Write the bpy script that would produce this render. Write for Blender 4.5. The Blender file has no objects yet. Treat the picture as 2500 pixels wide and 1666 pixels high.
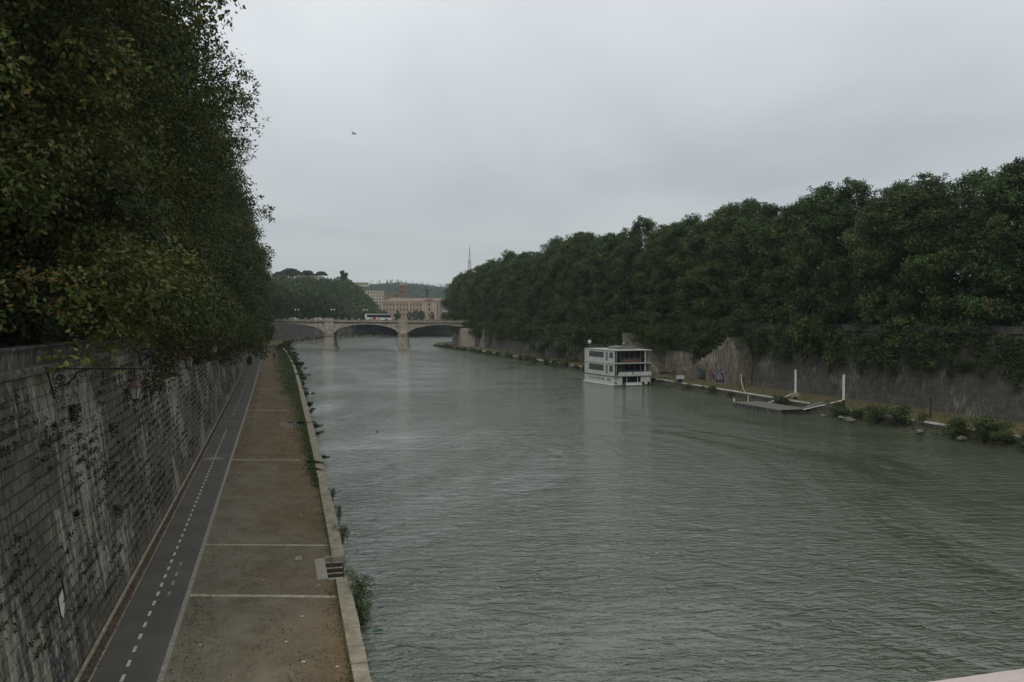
import bpy, bmesh, math, random
import numpy as np
from mathutils import Vector, Matrix
R = math.radians
sc = bpy.context.scene
col = sc.collection
random.seed(7)

# ------------------------------------------------------------------ camera
YAW = math.atan(576 / 2050.0)
PITCH = math.atan(55 / 2050.0)
cam = bpy.data.cameras.new("camera"); camo = bpy.data.objects.new("camera", cam); col.objects.link(camo)
cam.sensor_width = 36.0; cam.lens = 36.0 * 2050 / 2500
cam.clip_start = 0.1; cam.clip_end = 12000
camo.location = (0, 0, 14.2)
camo.rotation_euler = (R(90) - PITCH, 0, -YAW)
sc.camera = camo
sc.render.resolution_x = 1024; sc.render.resolution_y = 682

# ------------------------------------------------------------------ sky and sun
SUN_EL, SUN_AZ = 52, 215
w = bpy.data.worlds.new("World"); sc.world = w; w.use_nodes = True
nt = w.node_tree; nt.nodes.clear()
def N(t, nt, **kw):
    n = nt.nodes.new(t)
    for k, v in kw.items(): setattr(n, k, v)
    return n
out = N('ShaderNodeOutputWorld', nt); bg = N('ShaderNodeBackground', nt)
sky = N('ShaderNodeTexSky', nt, sky_type='NISHITA'); sky.sun_disc = False
sky.sun_elevation = R(SUN_EL); sky.sun_rotation = R(SUN_AZ)
tc = N('ShaderNodeTexCoord', nt); sep = N('ShaderNodeSeparateXYZ', nt)
nt.links.new(tc.outputs['Generated'], sep.inputs[0])
def M2(op, a, b, nt=nt, clamp=False):
    n = N('ShaderNodeMath', nt, operation=op); n.use_clamp = clamp
    for i, v in enumerate((a, b)):
        if v is None: continue
        if isinstance(v, (int, float)): n.inputs[i].default_value = v
        else: nt.links.new(v, n.inputs[i])
    return n.outputs[0]
zz = M2('ADD', M2('MAXIMUM', sep.outputs[2], 0.0), 0.22)
px = M2('DIVIDE', sep.outputs[0], zz); py = M2('DIVIDE', sep.outputs[1], zz)
cmb = N('ShaderNodeCombineXYZ', nt); nt.links.new(px, cmb.inputs[0]); nt.links.new(py, cmb.inputs[1])
def RAMP(nt, fac, stops):
    r = N('ShaderNodeValToRGB', nt); nt.links.new(fac, r.inputs[0])
    e = r.color_ramp.elements
    while len(e) < len(stops): e.new(0.5)
    for el, (p, c) in zip(e, stops):
        el.position = p; el.color = (*c, 1) if len(c) == 3 else c
    return r.outputs[0]
grad = RAMP(nt, sep.outputs[2], [(0.0, (3.2, 3.42, 3.36)), (0.06, (3.32, 3.52, 3.5)), (0.17, (3.5, 3.68, 3.8)), (0.28, (4.1, 4.33, 4.5)), (0.36, (4.5, 4.68, 4.85)), (0.9, (4.9, 5.0, 4.9))])
nz = N('ShaderNodeTexNoise', nt); nz.inputs['Scale'].default_value = 0.75; nz.inputs['Detail'].default_value = 6; nz.inputs['Roughness'].default_value = 0.5
nz.inputs['Distortion'].default_value = 0.4
nt.links.new(cmb.outputs[0], nz.inputs['Vector'])
cl = RAMP(nt, nz.outputs[0], [(0.32, (0.80, 0.815, 0.845)), (0.45, (0.95, 0.955, 0.965)), (0.52, (1.0, 1.0, 1.0)), (0.66, (1.18, 1.17, 1.15))])
mx = N('ShaderNodeMix', nt, data_type='RGBA', blend_type='MULTIPLY'); mx.inputs[0].default_value = 1
nt.links.new(grad, mx.inputs[6]); nt.links.new(cl, mx.inputs[7])
m2 = N('ShaderNodeMix', nt, data_type='RGBA'); m2.inputs[0].default_value = 0.03
nt.links.new(mx.outputs[2], m2.inputs[6]); nt.links.new(sky.outputs[0], m2.inputs[7])
nt.links.new(m2.outputs[2], bg.inputs[0]); bg.inputs[1].default_value = 0.15
nt.links.new(bg.outputs[0], out.inputs[0])
sl = bpy.data.lights.new("sun", 'SUN'); sl.energy = 0.7; sl.angle = R(14); sl.color = (1, 0.96, 0.9)
so = bpy.data.objects.new("sun", sl); col.objects.link(so)
d = Vector((math.sin(R(SUN_AZ)) * math.cos(R(SUN_EL)), math.cos(R(SUN_AZ)) * math.cos(R(SUN_EL)), math.sin(R(SUN_EL))))
so.rotation_euler = d.to_track_quat('Z', 'Y').to_euler(); so.location = (0, 0, 80)
sc.view_settings.view_transform = 'Standard'; sc.view_settings.look = 'None'
sc.view_settings.exposure = 0.15; sc.view_settings.gamma = 1.0
sc.render.engine = 'CYCLES'

# ------------------------------------------------------------------ helpers
class MB:
    def __init__(s): s.v = []; s.f = []; s.uv = []; s.mi = []
    def quad(s, pts, uv=None, m=0):
        b = len(s.v); s.v += [tuple(p) for p in pts]; s.f.append(tuple(range(b, b + len(pts)))); s.mi.append(m)
        s.uv += list(uv) if uv else [(p[0] + p[1], p[2]) for p in pts]
    def box(s, x0, x1, y0, y1, z0, z1, m=0, T=None):
        c = [(x0, y0, z0), (x1, y0, z0), (x1, y1, z0), (x0, y1, z0), (x0, y0, z1), (x1, y0, z1), (x1, y1, z1), (x0, y1, z1)]
        if T is not None: c = [tuple(T @ Vector(p)) for p in c]
        for f in ((3, 2, 1, 0), (4, 5, 6, 7), (0, 1, 5, 4), (1, 2, 6, 5), (2, 3, 7, 6), (3, 0, 4, 7)): s.quad([c[i] for i in f], m=m)
    def bar(s, a, b, w, h=None, m=0):
        a = Vector(a); b = Vector(b); h = h or w; dd = (b - a); L = dd.length
        q = dd.to_track_quat('Z', 'Y').to_matrix().to_4x4(); T = Matrix.Translation(a) @ q
        s.box(-w / 2, w / 2, -h / 2, h / 2, 0, L, m, T)
    def tube(s, pts, r, n=8, m=0, caps=True):
        pts = [Vector(p) for p in pts]; k = len(pts)
        rr = r if isinstance(r, (list, tuple)) else [r] * k
        rings = []; up = None
        for i, p in enumerate(pts):
            t = (pts[min(i + 1, k - 1)] - pts[max(i - 1, 0)]).normalized()
            if up is None: up = t.orthogonal().normalized()
            else: up = (up - t * up.dot(t)); up = up.normalized() if up.length > 1e-5 else t.orthogonal().normalized()
            o = t.cross(up)
            rings.append([tuple(p + (up * math.cos(a) + o * math.sin(a)) * rr[i]) for a in [2 * math.pi * j / n for j in range(n)]])
        for i in range(k - 1):
            for j in range(n):
                s.quad([rings[i][j], rings[i][(j + 1) % n], rings[i + 1][(j + 1) % n], rings[i + 1][j]], m=m)
        if caps:
            s.quad(rings[0][::-1], m=m); s.quad(rings[-1], m=m)
    def lathe(s, cx, cy, prof, n=16, m=0, T=None):
        for (r0, z0), (r1, z1) in zip(prof[:-1], prof[1:]):
            for j in range(n):
                a0, a1 = 2 * math.pi * j / n, 2 * math.pi * (j + 1) / n
                q = [(cx + r0 * math.cos(a0), cy + r0 * math.sin(a0), z0), (cx + r0 * math.cos(a1), cy + r0 * math.sin(a1), z0),
                     (cx + r1 * math.cos(a1), cy + r1 * math.sin(a1), z1), (cx + r1 * math.cos(a0), cy + r1 * math.sin(a0), z1)]
                if T is not None: q = [tuple(T @ Vector(p)) for p in q]
                s.quad(q, m=m)
    def ball(s, c, r, n=10, sq=(1, 1, 1), m=0):
        pr = [(math.sin(math.pi * i / n), -math.cos(math.pi * i / n)) for i in range(n + 1)]
        T = Matrix.Translation(c) @ Matrix.Diagonal((r * sq[0], r * sq[1], r * sq[2], 1))
        s.lathe(0, 0, pr, n, m, T)
    def prism(s, poly, axis, a, b, m=0):
        # poly: 2D points, extruded along 'x','y' or 'z' from a to b
        def P(u, v, t): return {'x': (t, u, v), 'y': (u, t, v), 'z': (u, v, t)}[axis]
        n = len(poly)
        s.quad([P(u, v, a) for u, v in poly][::-1], m=m); s.quad([P(u, v, b) for u, v in poly], m=m)
        for i in range(n):
            (u0, v0), (u1, v1) = poly[i], poly[(i + 1) % n]
            s.quad([P(u0, v0, a), P(u1, v1, a), P(u1, v1, b), P(u0, v0, b)], m=m)
    def build(s, name, mat, parent=None, smooth=False, merge=False, loc=None):
        me = bpy.data.meshes.new(name); me.from_pydata(s.v, [], s.f)
        uvl = me.uv_layers.new(name='UVMap')
        uvl.data.foreach_set('uv', np.array([c for f in s.f for i in f for c in s.uv[i]], dtype=np.float32))
        mats = mat if isinstance(mat, (list, tuple)) else [mat]
        for mm in mats: me.materials.append(mm)
        if len(mats) > 1: me.polygons.foreach_set('material_index', s.mi)
        if merge or smooth:
            bm = bmesh.new(); bm.from_mesh(me); bmesh.ops.remove_doubles(bm, verts=bm.verts, dist=1e-4)
            bmesh.ops.recalc_face_normals(bm, faces=bm.faces); bm.to_mesh(me); bm.free()
        if smooth: me.polygons.foreach_set('use_smooth', [True] * len(me.polygons))
        o = bpy.data.objects.new(name, me); col.objects.link(o)
        if parent: o.parent = parent
        if loc: o.location = loc
        return o
def tag(o, label=None, cat=None, group=None, kind=None):
    if label: o['label'] = label
    if cat: o['category'] = cat
    if group: o['group'] = group
    if kind: o['kind'] = kind
    return o
def empty(name, loc, label, cat, group=None, rz=0, sc_=1):
    o = bpy.data.objects.new(name, None); col.objects.link(o); o.location = loc; o.rotation_euler = (0, 0, rz)
    o.scale = (sc_,) * 3 if isinstance(sc_, (int, float)) else sc_; o.empty_display_size = 0.2
    return tag(o, label, cat, group)
KIDS = {}
def copy_tree(o, parent=None):
    c = o.copy(); col.objects.link(c); c.parent = parent
    for ch in list(o.children): copy_tree(ch, c)
    return c
def place(src, loc, rz, s, label, group=None):
    c = copy_tree(src); c.location = loc; c.rotation_euler = (0, 0, rz)
    c.scale = (s,) * 3 if isinstance(s, (int, float)) else s
    c['label'] = label
    if group: c['group'] = group
    return c

# ------------------------------------------------------------------ materials
def mat(name, c1, c2=None, scale=4.0, rough=0.85, bump=0.0, bscale=None, stretch=(1, 1, 1), coord='Position', detail=5, spec=0.3, metal=0.0, lo=0.35, hi=0.65):
    m = bpy.data.materials.new(name); m.use_nodes = True; t = m.node_tree; b = t.nodes['Principled BSDF']
    b.inputs['Roughness'].default_value = rough; b.inputs['Specular IOR Level'].default_value = spec; b.inputs['Metallic'].default_value = metal
    if coord == 'Position': src = N('ShaderNodeNewGeometry', t).outputs['Position']
    elif coord == 'UV': src = N('ShaderNodeTexCoord', t).outputs['UV']
    else: src = N('ShaderNodeTexCoord', t).outputs['Object']
    mp = N('ShaderNodeMapping', t); mp.inputs['Scale'].default_value = stretch; t.links.new(src, mp.inputs[0])
    if c2 is None: c2 = tuple(min(1, c * 0.75) for c in c1)
    n = N('ShaderNodeTexNoise', t); n.inputs['Scale'].default_value = scale; n.inputs['Detail'].default_value = detail; n.inputs['Roughness'].default_value = 0.6
    t.links.new(mp.outputs[0], n.inputs['Vector'])
    c = RAMP(t, n.outputs[0], [(lo, c1), (hi, c2)])
    t.links.new(c, b.inputs['Base Color'])
    if bump:
        n2 = N('ShaderNodeTexNoise', t); n2.inputs['Scale'].default_value = bscale or scale * 6; n2.inputs['Detail'].default_value = 4
        t.links.new(mp.outputs[0], n2.inputs['Vector'])
        bp = N('ShaderNodeBump', t); bp.inputs['Strength'].default_value = bump; bp.inputs['Distance'].default_value = 0.05
        t.links.new(n2.outputs[0], bp.inputs['Height']); t.links.new(bp.outputs[0], b.inputs['Normal'])
    m['src'] = name
    return m
def MIX(t, fac, a, b, mode='MIX'):
    n = N('ShaderNodeMix', t, data_type='RGBA', blend_type=mode)
    for i, v in ((0, fac), (6, a), (7, b)):
        if isinstance(v, (int, float)): n.inputs[i].default_value = v
        elif isinstance(v, tuple): n.inputs[i].default_value = (*v, 1)
        else: t.links.new(v, n.inputs[i])
    return n.outputs[2]
def NOISE(t, vec, scale, stretch=(1, 1, 1), detail=5, rough=0.55, dist=0.0, off=(0, 0, 0)):
    mp = N('ShaderNodeMapping', t); mp.inputs['Scale'].default_value = stretch; mp.inputs['Location'].default_value = off; t.links.new(vec, mp.inputs[0])
    n = N('ShaderNodeTexNoise', t); n.inputs['Scale'].default_value = scale; n.inputs['Detail'].default_value = detail
    n.inputs['Roughness'].default_value = rough; n.inputs['Distortion'].default_value = dist
    t.links.new(mp.outputs[0], n.inputs['Vector']); return n.outputs[0]
def FR(t, v, a, b):
    n = N('ShaderNodeMapRange', t); n.clamp = True
    n.inputs[1].default_value = a; n.inputs[2].default_value = b
    t.links.new(v, n.inputs[0]); return n.outputs[0]

def stone_wall_mat(name, base1, base2, pale, dark, pale_lo=0.56, dark_amt=1.0, bw=0.95, rh=0.46, mortar=(0.02, 0.018, 0.013), mort=0.06, mstr=1.0):
    m = bpy.data.materials.new(name); m.use_nodes = True; t = m.node_tree; b = t.nodes['Principled BSDF']
    uv = N('ShaderNodeTexCoord', t).outputs['UV']
    wob = NOISE(t, uv, 1.3, detail=3)
    vm = N('ShaderNodeVectorMath', t, operation='ADD'); t.links.new(uv, vm.inputs[0])
    cb = N('ShaderNodeCombineXYZ', t); t.links.new(M2('MULTIPLY', wob, 0.12, t), cb.inputs[1]); t.links.new(M2('MULTIPLY', wob, 0.1, t), cb.inputs[0])
    t.links.new(cb.outputs[0], vm.inputs[1])
    br = N('ShaderNodeTexBrick', t); t.links.new(vm.outputs[0], br.inputs['Vector'])
    br.inputs['Scale'].default_value = 1.0; br.inputs['Brick Width'].default_value = bw; br.inputs['Row Height'].default_value = rh
    br.inputs['Mortar Size'].default_value = mort; br.inputs['Mortar Smooth'].default_value = 0.6; br.inputs['Bias'].default_value = 0.0
    br.inputs['Color1'].default_value = (*base1, 1); br.inputs['Color2'].default_value = (*base2, 1); br.inputs['Mortar'].default_value = (*[mortar[i] * mstr + base2[i] * (1 - mstr) for i in range(3)], 1)
    c = br.outputs['Color']
    # long vertical run-off stains: pale lime and black algae
    n1 = NOISE(t, uv, 1.0, (1.3, 0.3, 1), 10, 0.72, 0.5)
    n1b = NOISE(t, uv, 1.0, (0.12, 0.16, 1), 3, 0.5, 0.0, (5, 3, 0))
    sepu = N('ShaderNodeSeparateXYZ', t); t.links.new(uv, sepu.inputs[0])
    hi = FR(t, sepu.outputs[1], -4, 12)
    fp = M2('ADD', M2('ADD', n1, M2('MULTIPLY', M2('SUBTRACT', n1b, 0.5, t), 0.8, t), t), M2('MULTIPLY', hi, 0.10, t), t)
    c = MIX(t, FR(t, fp, pale_lo, pale_lo + 0.09), c, pale)
    n2 = NOISE(t, uv, 1.0, (2.2, 0.45, 1), 10, 0.72, 0.5, (11, 7, 0))
    f2 = M2('MULTIPLY', FR(t, n2, 0.48, 0.62), dark_amt, t)
    c = MIX(t, f2, c, dark)
    n3 = NOISE(t, uv, 5.0, (1, 0.7, 1), 8, 0.7)
    c = MIX(t, 0.75, c, RAMP(t, n3, [(0.35, (0.45, 0.44, 0.42)), (0.65, (1.45, 1.43, 1.4))]), 'MULTIPLY')
    # weeds and grime in the courses
    ng = NOISE(t, uv, 2.2, (1, 1.6, 1), 4, 0.6, 0, (2, 9, 0))
    fm = M2('MULTIPLY', M2('MULTIPLY', br.outputs['Fac'], FR(t, ng, 0.44, 0.62), t), mstr, t)
    c = MIX(t, fm, c, (0.022, 0.022, 0.012))
    t.links.new(c, b.inputs['Base Color']); b.inputs['Roughness'].default_value = 0.9; b.inputs['Specular IOR Level'].default_value = 0.2
    bp = N('ShaderNodeBump', t); bp.inputs['Strength'].default_value = 0.8; bp.inputs['Distance'].default_value = 0.08
    hgt = M2('SUBTRACT', M2('MULTIPLY', n3, 0.7, t), M2('MULTIPLY', br.outputs['Fac'], 0.6 * mstr, t), t)
    t.links.new(hgt, bp.inputs['Height']); t.links.new(bp.outputs[0], b.inputs['Normal'])
    return m
M = {}
M['lwall'] = stone_wall_mat('travertine_wall', (0.145, 0.132, 0.105), (0.10, 0.092, 0.076), (0.32, 0.305, 0.26), (0.036, 0.034, 0.032), 0.565, 0.8, mort=0.045, mstr=0.5)
M['rwall'] = stone_wall_mat('dark_river_wall', (0.115, 0.108, 0.098), (0.08, 0.076, 0.07), (0.20, 0.19, 0.17), (0.05, 0.048, 0.045), 0.62, 0.7, 1.3, 0.6, (0.05, 0.046, 0.044), 0.03, mstr=0.35)
M['pwall'] = stone_wall_mat('stained_pale_wall', (0.20, 0.185, 0.145), (0.155, 0.145, 0.118), (0.34, 0.315, 0.25), (0.05, 0.045, 0.035), 0.60, 0.95, 1.1, 0.55, (0.10, 0.085, 0.06), 0.03, mstr=0.6)
M['bridge'] = stone_wall_mat('bridge_travertine', (0.46, 0.42, 0.345), (0.40, 0.365, 0.30), (0.52, 0.48, 0.41), (0.12, 0.105, 0.085), 0.62, 0.8, 1.6, 0.7, (0.15, 0.13, 0.10), 0.03)
M['cap'] = mat('coping_stone', (0.19, 0.18, 0.155), (0.05, 0.047, 0.042), 1.6, 0.9, 0.4, 8, stretch=(1, 1, 3))
M['parapet'] = stone_wall_mat('parapet_stone', (0.15, 0.145, 0.13), (0.115, 0.11, 0.1), (0.30, 0.29, 0.26), (0.035, 0.034, 0.032), 0.62, 0.9, 1.4, 0.7, (0.04, 0.038, 0.034), 0.025, mstr=0.8)
M['kerb'] = mat('kerb_stone', (0.37, 0.335, 0.26), (0.20, 0.175, 0.125), 1.6, 0.9, 0.4, 14)
M['stripstone'] = mat('pale_strip_stone', (0.46, 0.42, 0.34), (0.28, 0.25, 0.19), 3.0, 0.9, 0.3)
M['whitekerb'] = mat('pale_kerb_stone', (0.62, 0.60, 0.54), (0.36, 0.34, 0.30), 1.0, 0.9, 0.3)
M['gravelkerb'] = mat('speckled_border_stone', (0.40, 0.38, 0.33), (0.17, 0.16, 0.14), 9.0, 0.9, 0.3)
M['slab'] = mat('concrete_slab', (0.33, 0.31, 0.26), (0.26, 0.24, 0.20), 2.2, 0.9, 0.2)
M['wetshadestone'] = mat('wet_shaded_riser_stone', (0.045, 0.037, 0.028), (0.07, 0.055, 0.04), 3, 0.7)  # wet stone, its colour also darkened for the weaker light on the risers
M['white'] = mat('road_paint', (0.62, 0.61, 0.57), (0.36, 0.355, 0.34), 7.0, 0.8, lo=0.45, hi=0.68)
M['fadedpaint'] = mat('faded_paint', (0.36, 0.36, 0.35), (0.16, 0.16, 0.155), 7.0, 0.85, lo=0.4, hi=0.62)
M['asph'] = mat('asphalt', (0.125, 0.118, 0.104), (0.092, 0.087, 0.078), 0.45, 0.9, 0.3, 60, detail=9)
M['gutter'] = mat('gutter_dirt', (0.13, 0.10, 0.075), (0.085, 0.068, 0.052), 3.0, 0.95, 0.4)
M['bark'] = mat('plane_bark', (0.16, 0.14, 0.10), (0.07, 0.06, 0.045), 1.2, 0.95, 0.5, coord='Object')
M['darkbark'] = mat('dark_bark', (0.06, 0.048, 0.036), (0.03, 0.025, 0.02), 2, 0.95, coord='Object')
M['iron'] = mat('black_iron', (0.014, 0.014, 0.013), (0.022, 0.02, 0.018), 5, 0.6)
M['lampglass'] = mat('frosted_lamp_glass', (0.30, 0.28, 0.25), (0.22, 0.20, 0.18), 3, 0.35, spec=0.5)
M['rust'] = mat('rusty_cap', (0.14, 0.085, 0.06), (0.07, 0.05, 0.04), 6, 0.8)
M['boatwhite'] = mat('boat_white_paint', (0.56, 0.58, 0.545), (0.42, 0.44, 0.405), 1.6, 0.5, stretch=(1, 1, 0.4))
M['boatgrey'] = mat('boat_grey_trim', (0.20, 0.21, 0.20), (0.13, 0.135, 0.13), 1.5, 0.6)
M['boatdark'] = mat('interior_shade', (0.013, 0.016, 0.02), (0.02, 0.024, 0.03), 1.5, 0.6)  # near-black colour stands in for shade inside the boat's openings
M['blind'] = mat('slatted_blind', (0.085, 0.095, 0.09), (0.055, 0.062, 0.06), 3.0, 0.5, stretch=(1, 5, 0.2))
M['glass'] = mat('window_glass', (0.03, 0.035, 0.04), (0.045, 0.05, 0.055), 0.5, 0.12, spec=0.6)
M['orangewood'] = mat('brown_panel', (0.13, 0.085, 0.058), (0.11, 0.06, 0.045), 1.0, 0.7)
M['deckwood'] = mat('weathered_deck', (0.17, 0.165, 0.145), (0.11, 0.105, 0.095), 1.5, 0.9, stretch=(1, 8, 1))
M['float'] = mat('grey_float', (0.16, 0.16, 0.155), (0.05, 0.05, 0.05), 2.0, 0.8)
M['polewhite'] = mat('white_pole_paint', (0.72, 0.72, 0.70), (0.58, 0.58, 0.56), 1.5, 0.5)
M['grass'] = mat('quay_grass', (0.075, 0.078, 0.03), (0.125, 0.10, 0.05), 0.35, 0.95, 0.6, 12)
M['bank'] = mat('muddy_bank', (0.09, 0.085, 0.055), (0.045, 0.05, 0.03), 0.8, 0.95, 0.8, 4)
M['street'] = mat('street_ground', (0.12, 0.115, 0.10), (0.09, 0.085, 0.075), 0.2, 0.95)
M['rock'] = mat('river_rock', (0.20, 0.19, 0.165), (0.10, 0.095, 0.08), 2.0, 0.9, 0.5, coord='Object')
M['hospwall'] = mat('ochre_stucco', (0.37, 0.275, 0.18), (0.31, 0.23, 0.15), 0.1, 0.9)
M['hosptrim'] = mat('pale_pilaster', (0.50, 0.44, 0.36), (0.45, 0.39, 0.31), 0.2, 0.9)
M['roof'] = mat('tile_roof', (0.24, 0.175, 0.13), (0.19, 0.14, 0.105), 0.3, 0.9)
M['brick'] = mat('tower_brick', (0.19, 0.115, 0.075), (0.15, 0.095, 0.065), 0.5, 0.9)
M['terra'] = mat('terracotta_stucco', (0.27, 0.20, 0.155), (0.23, 0.17, 0.13), 0.1, 0.9)
M['cream'] = mat('cream_stucco', (0.46, 0.43, 0.34), (0.38, 0.355, 0.28), 0.4, 0.9)
M['dwin'] = mat('dark_window', (0.05, 0.042, 0.038), (0.07, 0.06, 0.05), 1, 0.4)
M['marble'] = mat('statue_marble', (0.58, 0.58, 0.56), (0.40, 0.40, 0.38), 3, 0.6)
M['mastred'] = mat('mast_red_paint', (0.35, 0.16, 0.14), (0.3, 0.13, 0.12), 1, 0.7)
M['mastwhite'] = mat('mast_white_paint', (0.6, 0.6, 0.6), (0.5, 0.5, 0.5), 1, 0.7)
M['busred'] = mat('coach_red', (0.45, 0.07, 0.05), (0.4, 0.06, 0.05), 1, 0.4)
M['buswhite'] = mat('coach_white', (0.66, 0.67, 0.68), (0.6, 0.61, 0.62), 1, 0.35)
M['tyre'] = mat('tyre_rubber', (0.02, 0.02, 0.02), (0.03, 0.03, 0.03), 1, 0.8)
M['globe'] = mat('milky_globe', (0.75, 0.75, 0.73), (0.68, 0.68, 0.66), 1, 0.3)
M['cloth1'] = mat('black_clothes', (0.012, 0.012, 0.014), (0.02, 0.018, 0.02), 3, 0.9)
M['cloth2'] = mat('dark_grey_clothes', (0.03, 0.03, 0.028), (0.02, 0.02, 0.02), 3, 0.9)
M['skin'] = mat('skin', (0.30, 0.18, 0.13), (0.27, 0.16, 0.11), 3, 0.6)
M['hair'] = mat('dark_hair', (0.015, 0.011, 0.008), (0.02, 0.015, 0.01), 9, 0.7)
M['paper'] = mat('white_poster_paper', (0.55, 0.55, 0.54), (0.45, 0.45, 0.44), 5, 0.9)
M['greypatch'] = mat('grey_poster_remnant', (0.19, 0.19, 0.19), (0.13, 0.13, 0.13), 5, 0.9)
M['litter'] = mat('white_litter', (0.62, 0.62, 0.60), (0.45, 0.45, 0.43), 5, 0.8)
M['teal'] = mat('teal_plastic', (0.02, 0.11, 0.09), (0.015, 0.08, 0.07), 3, 0.4)
M['duck'] = mat('dark_plumage', (0.02, 0.02, 0.018), (0.03, 0.028, 0.022), 9, 0.8, coord='Object')
M['gull'] = mat('grey_plumage', (0.13, 0.135, 0.15), (0.07, 0.072, 0.085), 5, 0.8, coord='Object')
M['gullwhite'] = mat('white_plumage', (0.7, 0.7, 0.7), (0.6, 0.6, 0.6), 5, 0.8, coord='Object')
M['graffdark'] = mat('dark_spray_paint', (0.035, 0.03, 0.055), (0.06, 0.05, 0.08), 2, 0.8)
M['graffpale'] = mat('pale_spray_paint', (0.50, 0.48, 0.54), (0.42, 0.40, 0.46), 3, 0.8)
M['graffpink'] = mat('pink_spray_paint', (0.17, 0.085, 0.09), (0.13, 0.075, 0.08), 3, 0.8)
M['graffblue'] = mat('blue_spray_paint', (0.06, 0.085, 0.10), (0.09, 0.11, 0.13), 3, 0.8)
M['marbleparapet'] = mat('pinkish_marble_coping', (0.52, 0.44, 0.41), (0.40, 0.33, 0.31), 6.0, 0.7, 0.2, 40, lo=0.5, hi=0.75)
M['hillm'] = mat('wooded_slope', (0.035, 0.05, 0.025), (0.06, 0.07, 0.035), 0.01, 0.95)

# quay ground: worn grey-brown paving, leaf-brown and mossy zones
def quay_mat():
    m = bpy.data.materials.new('quay_paving'); m.use_nodes = True; t = m.node_tree; b = t.nodes['Principled BSDF']
    p = N('ShaderNodeNewGeometry', t).outputs['Position']; s = N('ShaderNodeSeparateXYZ', t); t.links.new(p, s.inputs[0])
    nA = NOISE(t, p, 0.9, detail=6, rough=0.65); nB = NOISE(t, p, 0.25, (1, 0.5, 1), 5, 0.6, 0, (4, 0, 0)); nC = NOISE(t, p, 7.0, detail=6, rough=0.7)
    c = RAMP(t, nA, [(0.3, (0.15, 0.138, 0.105)), (0.55, (0.185, 0.167, 0.122)), (0.75, (0.22, 0.19, 0.13))])
    # brown
    fx = M2('MULTIPLY', FR(t, s.outputs[0], -2.5, 2.6), 0.42, t)
    fy = M2('MULTIPLY', FR(t, s.outputs[1], 46, 90), 0.32, t)
    fb = M2('ADD', M2('ADD', M2('ADD', fx, 0.12, t), fy, t), M2('ADD', nB, M2('MULTIPLY', nC, 0.35, t), t), t)
    c = MIX(t, M2('MULTIPLY', FR(t, fb, 0.87, 1.25), 0.87, t), c, RAMP(t, nC, [(0.35, (0.088, 0.060, 0.028)), (0.65, (0.205, 0.145, 0.075))]))
    # moss / grass
    gx = M2('MULTIPLY', FR(t, s.outputs[0], -0.8, 3.4), 0.85, t)
    gy = M2('MULTIPLY', FR(t, s.outputs[1], 70, 160), 0.66, t)
    fg = M2('ADD', M2('ADD', gx, gy, t), M2('MULTIPLY', M2('SUBTRACT', nB, 0.5, t), 1.4, t), t)
    c = MIX(t, FR(t, fg, 0.92, 1.16), c, RAMP(t, nC, [(0.35, (0.04, 0.05, 0.018)), (0.65, (0.085, 0.10, 0.035))]))
    # grime
    nd = NOISE(t, p, 14.0, detail=5, rough=0.75)
    c = MIX(t, M2('MULTIPLY', FR(t, nd, 0.56, 0.64), 0.55, t), c, (0.07, 0.05, 0.03))
    vo = N('ShaderNodeTexVoronoi', t, feature='DISTANCE_TO_EDGE'); vo.inputs['Scale'].default_value = 0.45
    vv = N('ShaderNodeVectorMath', t, operation='ADD'); t.links.new(p, vv.inputs[0]); nv = N('ShaderNodeTexNoise', t); nv.inputs['Scale'].default_value = 1.2; nv.inputs['Detail'].default_value = 6
    t.links.new(p, nv.inputs['Vector']); vs_ = N('ShaderNodeVectorMath', t, operation='SCALE'); vs_.inputs['Scale'].default_value = 1.6; t.links.new(nv.outputs['Color'], vs_.inputs[0]); t.links.new(vs_.outputs[0], vv.inputs[1]); t.links.new(vv.outputs[0], vo.inputs['Vector'])
    crk = M2('MULTIPLY', M2('SUBTRACT', 1.0, FR(t, vo.outputs['Distance'], 0.004, 0.02), t), FR(t, nB, 0.45, 0.55), t)
    c = MIX(t, M2('MULTIPLY', crk, 0.6, t), c, (0.06, 0.05, 0.035))
    nS = NOISE(t, p, 0.5, (1, .6, 1), 7, 0.7, 0.6, (9, 9, 0)); c = MIX(t, 0.8, c, RAMP(t, nS, [(0.35, (0.74, 0.70, 0.64)), (0.5, (1, 1, 1)), (0.66, (1.2, 1.2, 1.18))]), 'MULTIPLY')
    t.links.new(c, b.inputs['Base Color']); b.inputs['Roughness'].default_value = 0.92; b.inputs['Specular IOR Level'].default_value = 0.25
    bp = N('ShaderNodeBump', t); bp.inputs['Strength'].default_value = 0.5; bp.inputs['Distance'].default_value = 0.03
    t.links.new(nd, bp.inputs['Height']); t.links.new(bp.outputs[0], b.inputs['Normal'])
    return m
M['quay'] = quay_mat()

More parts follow.
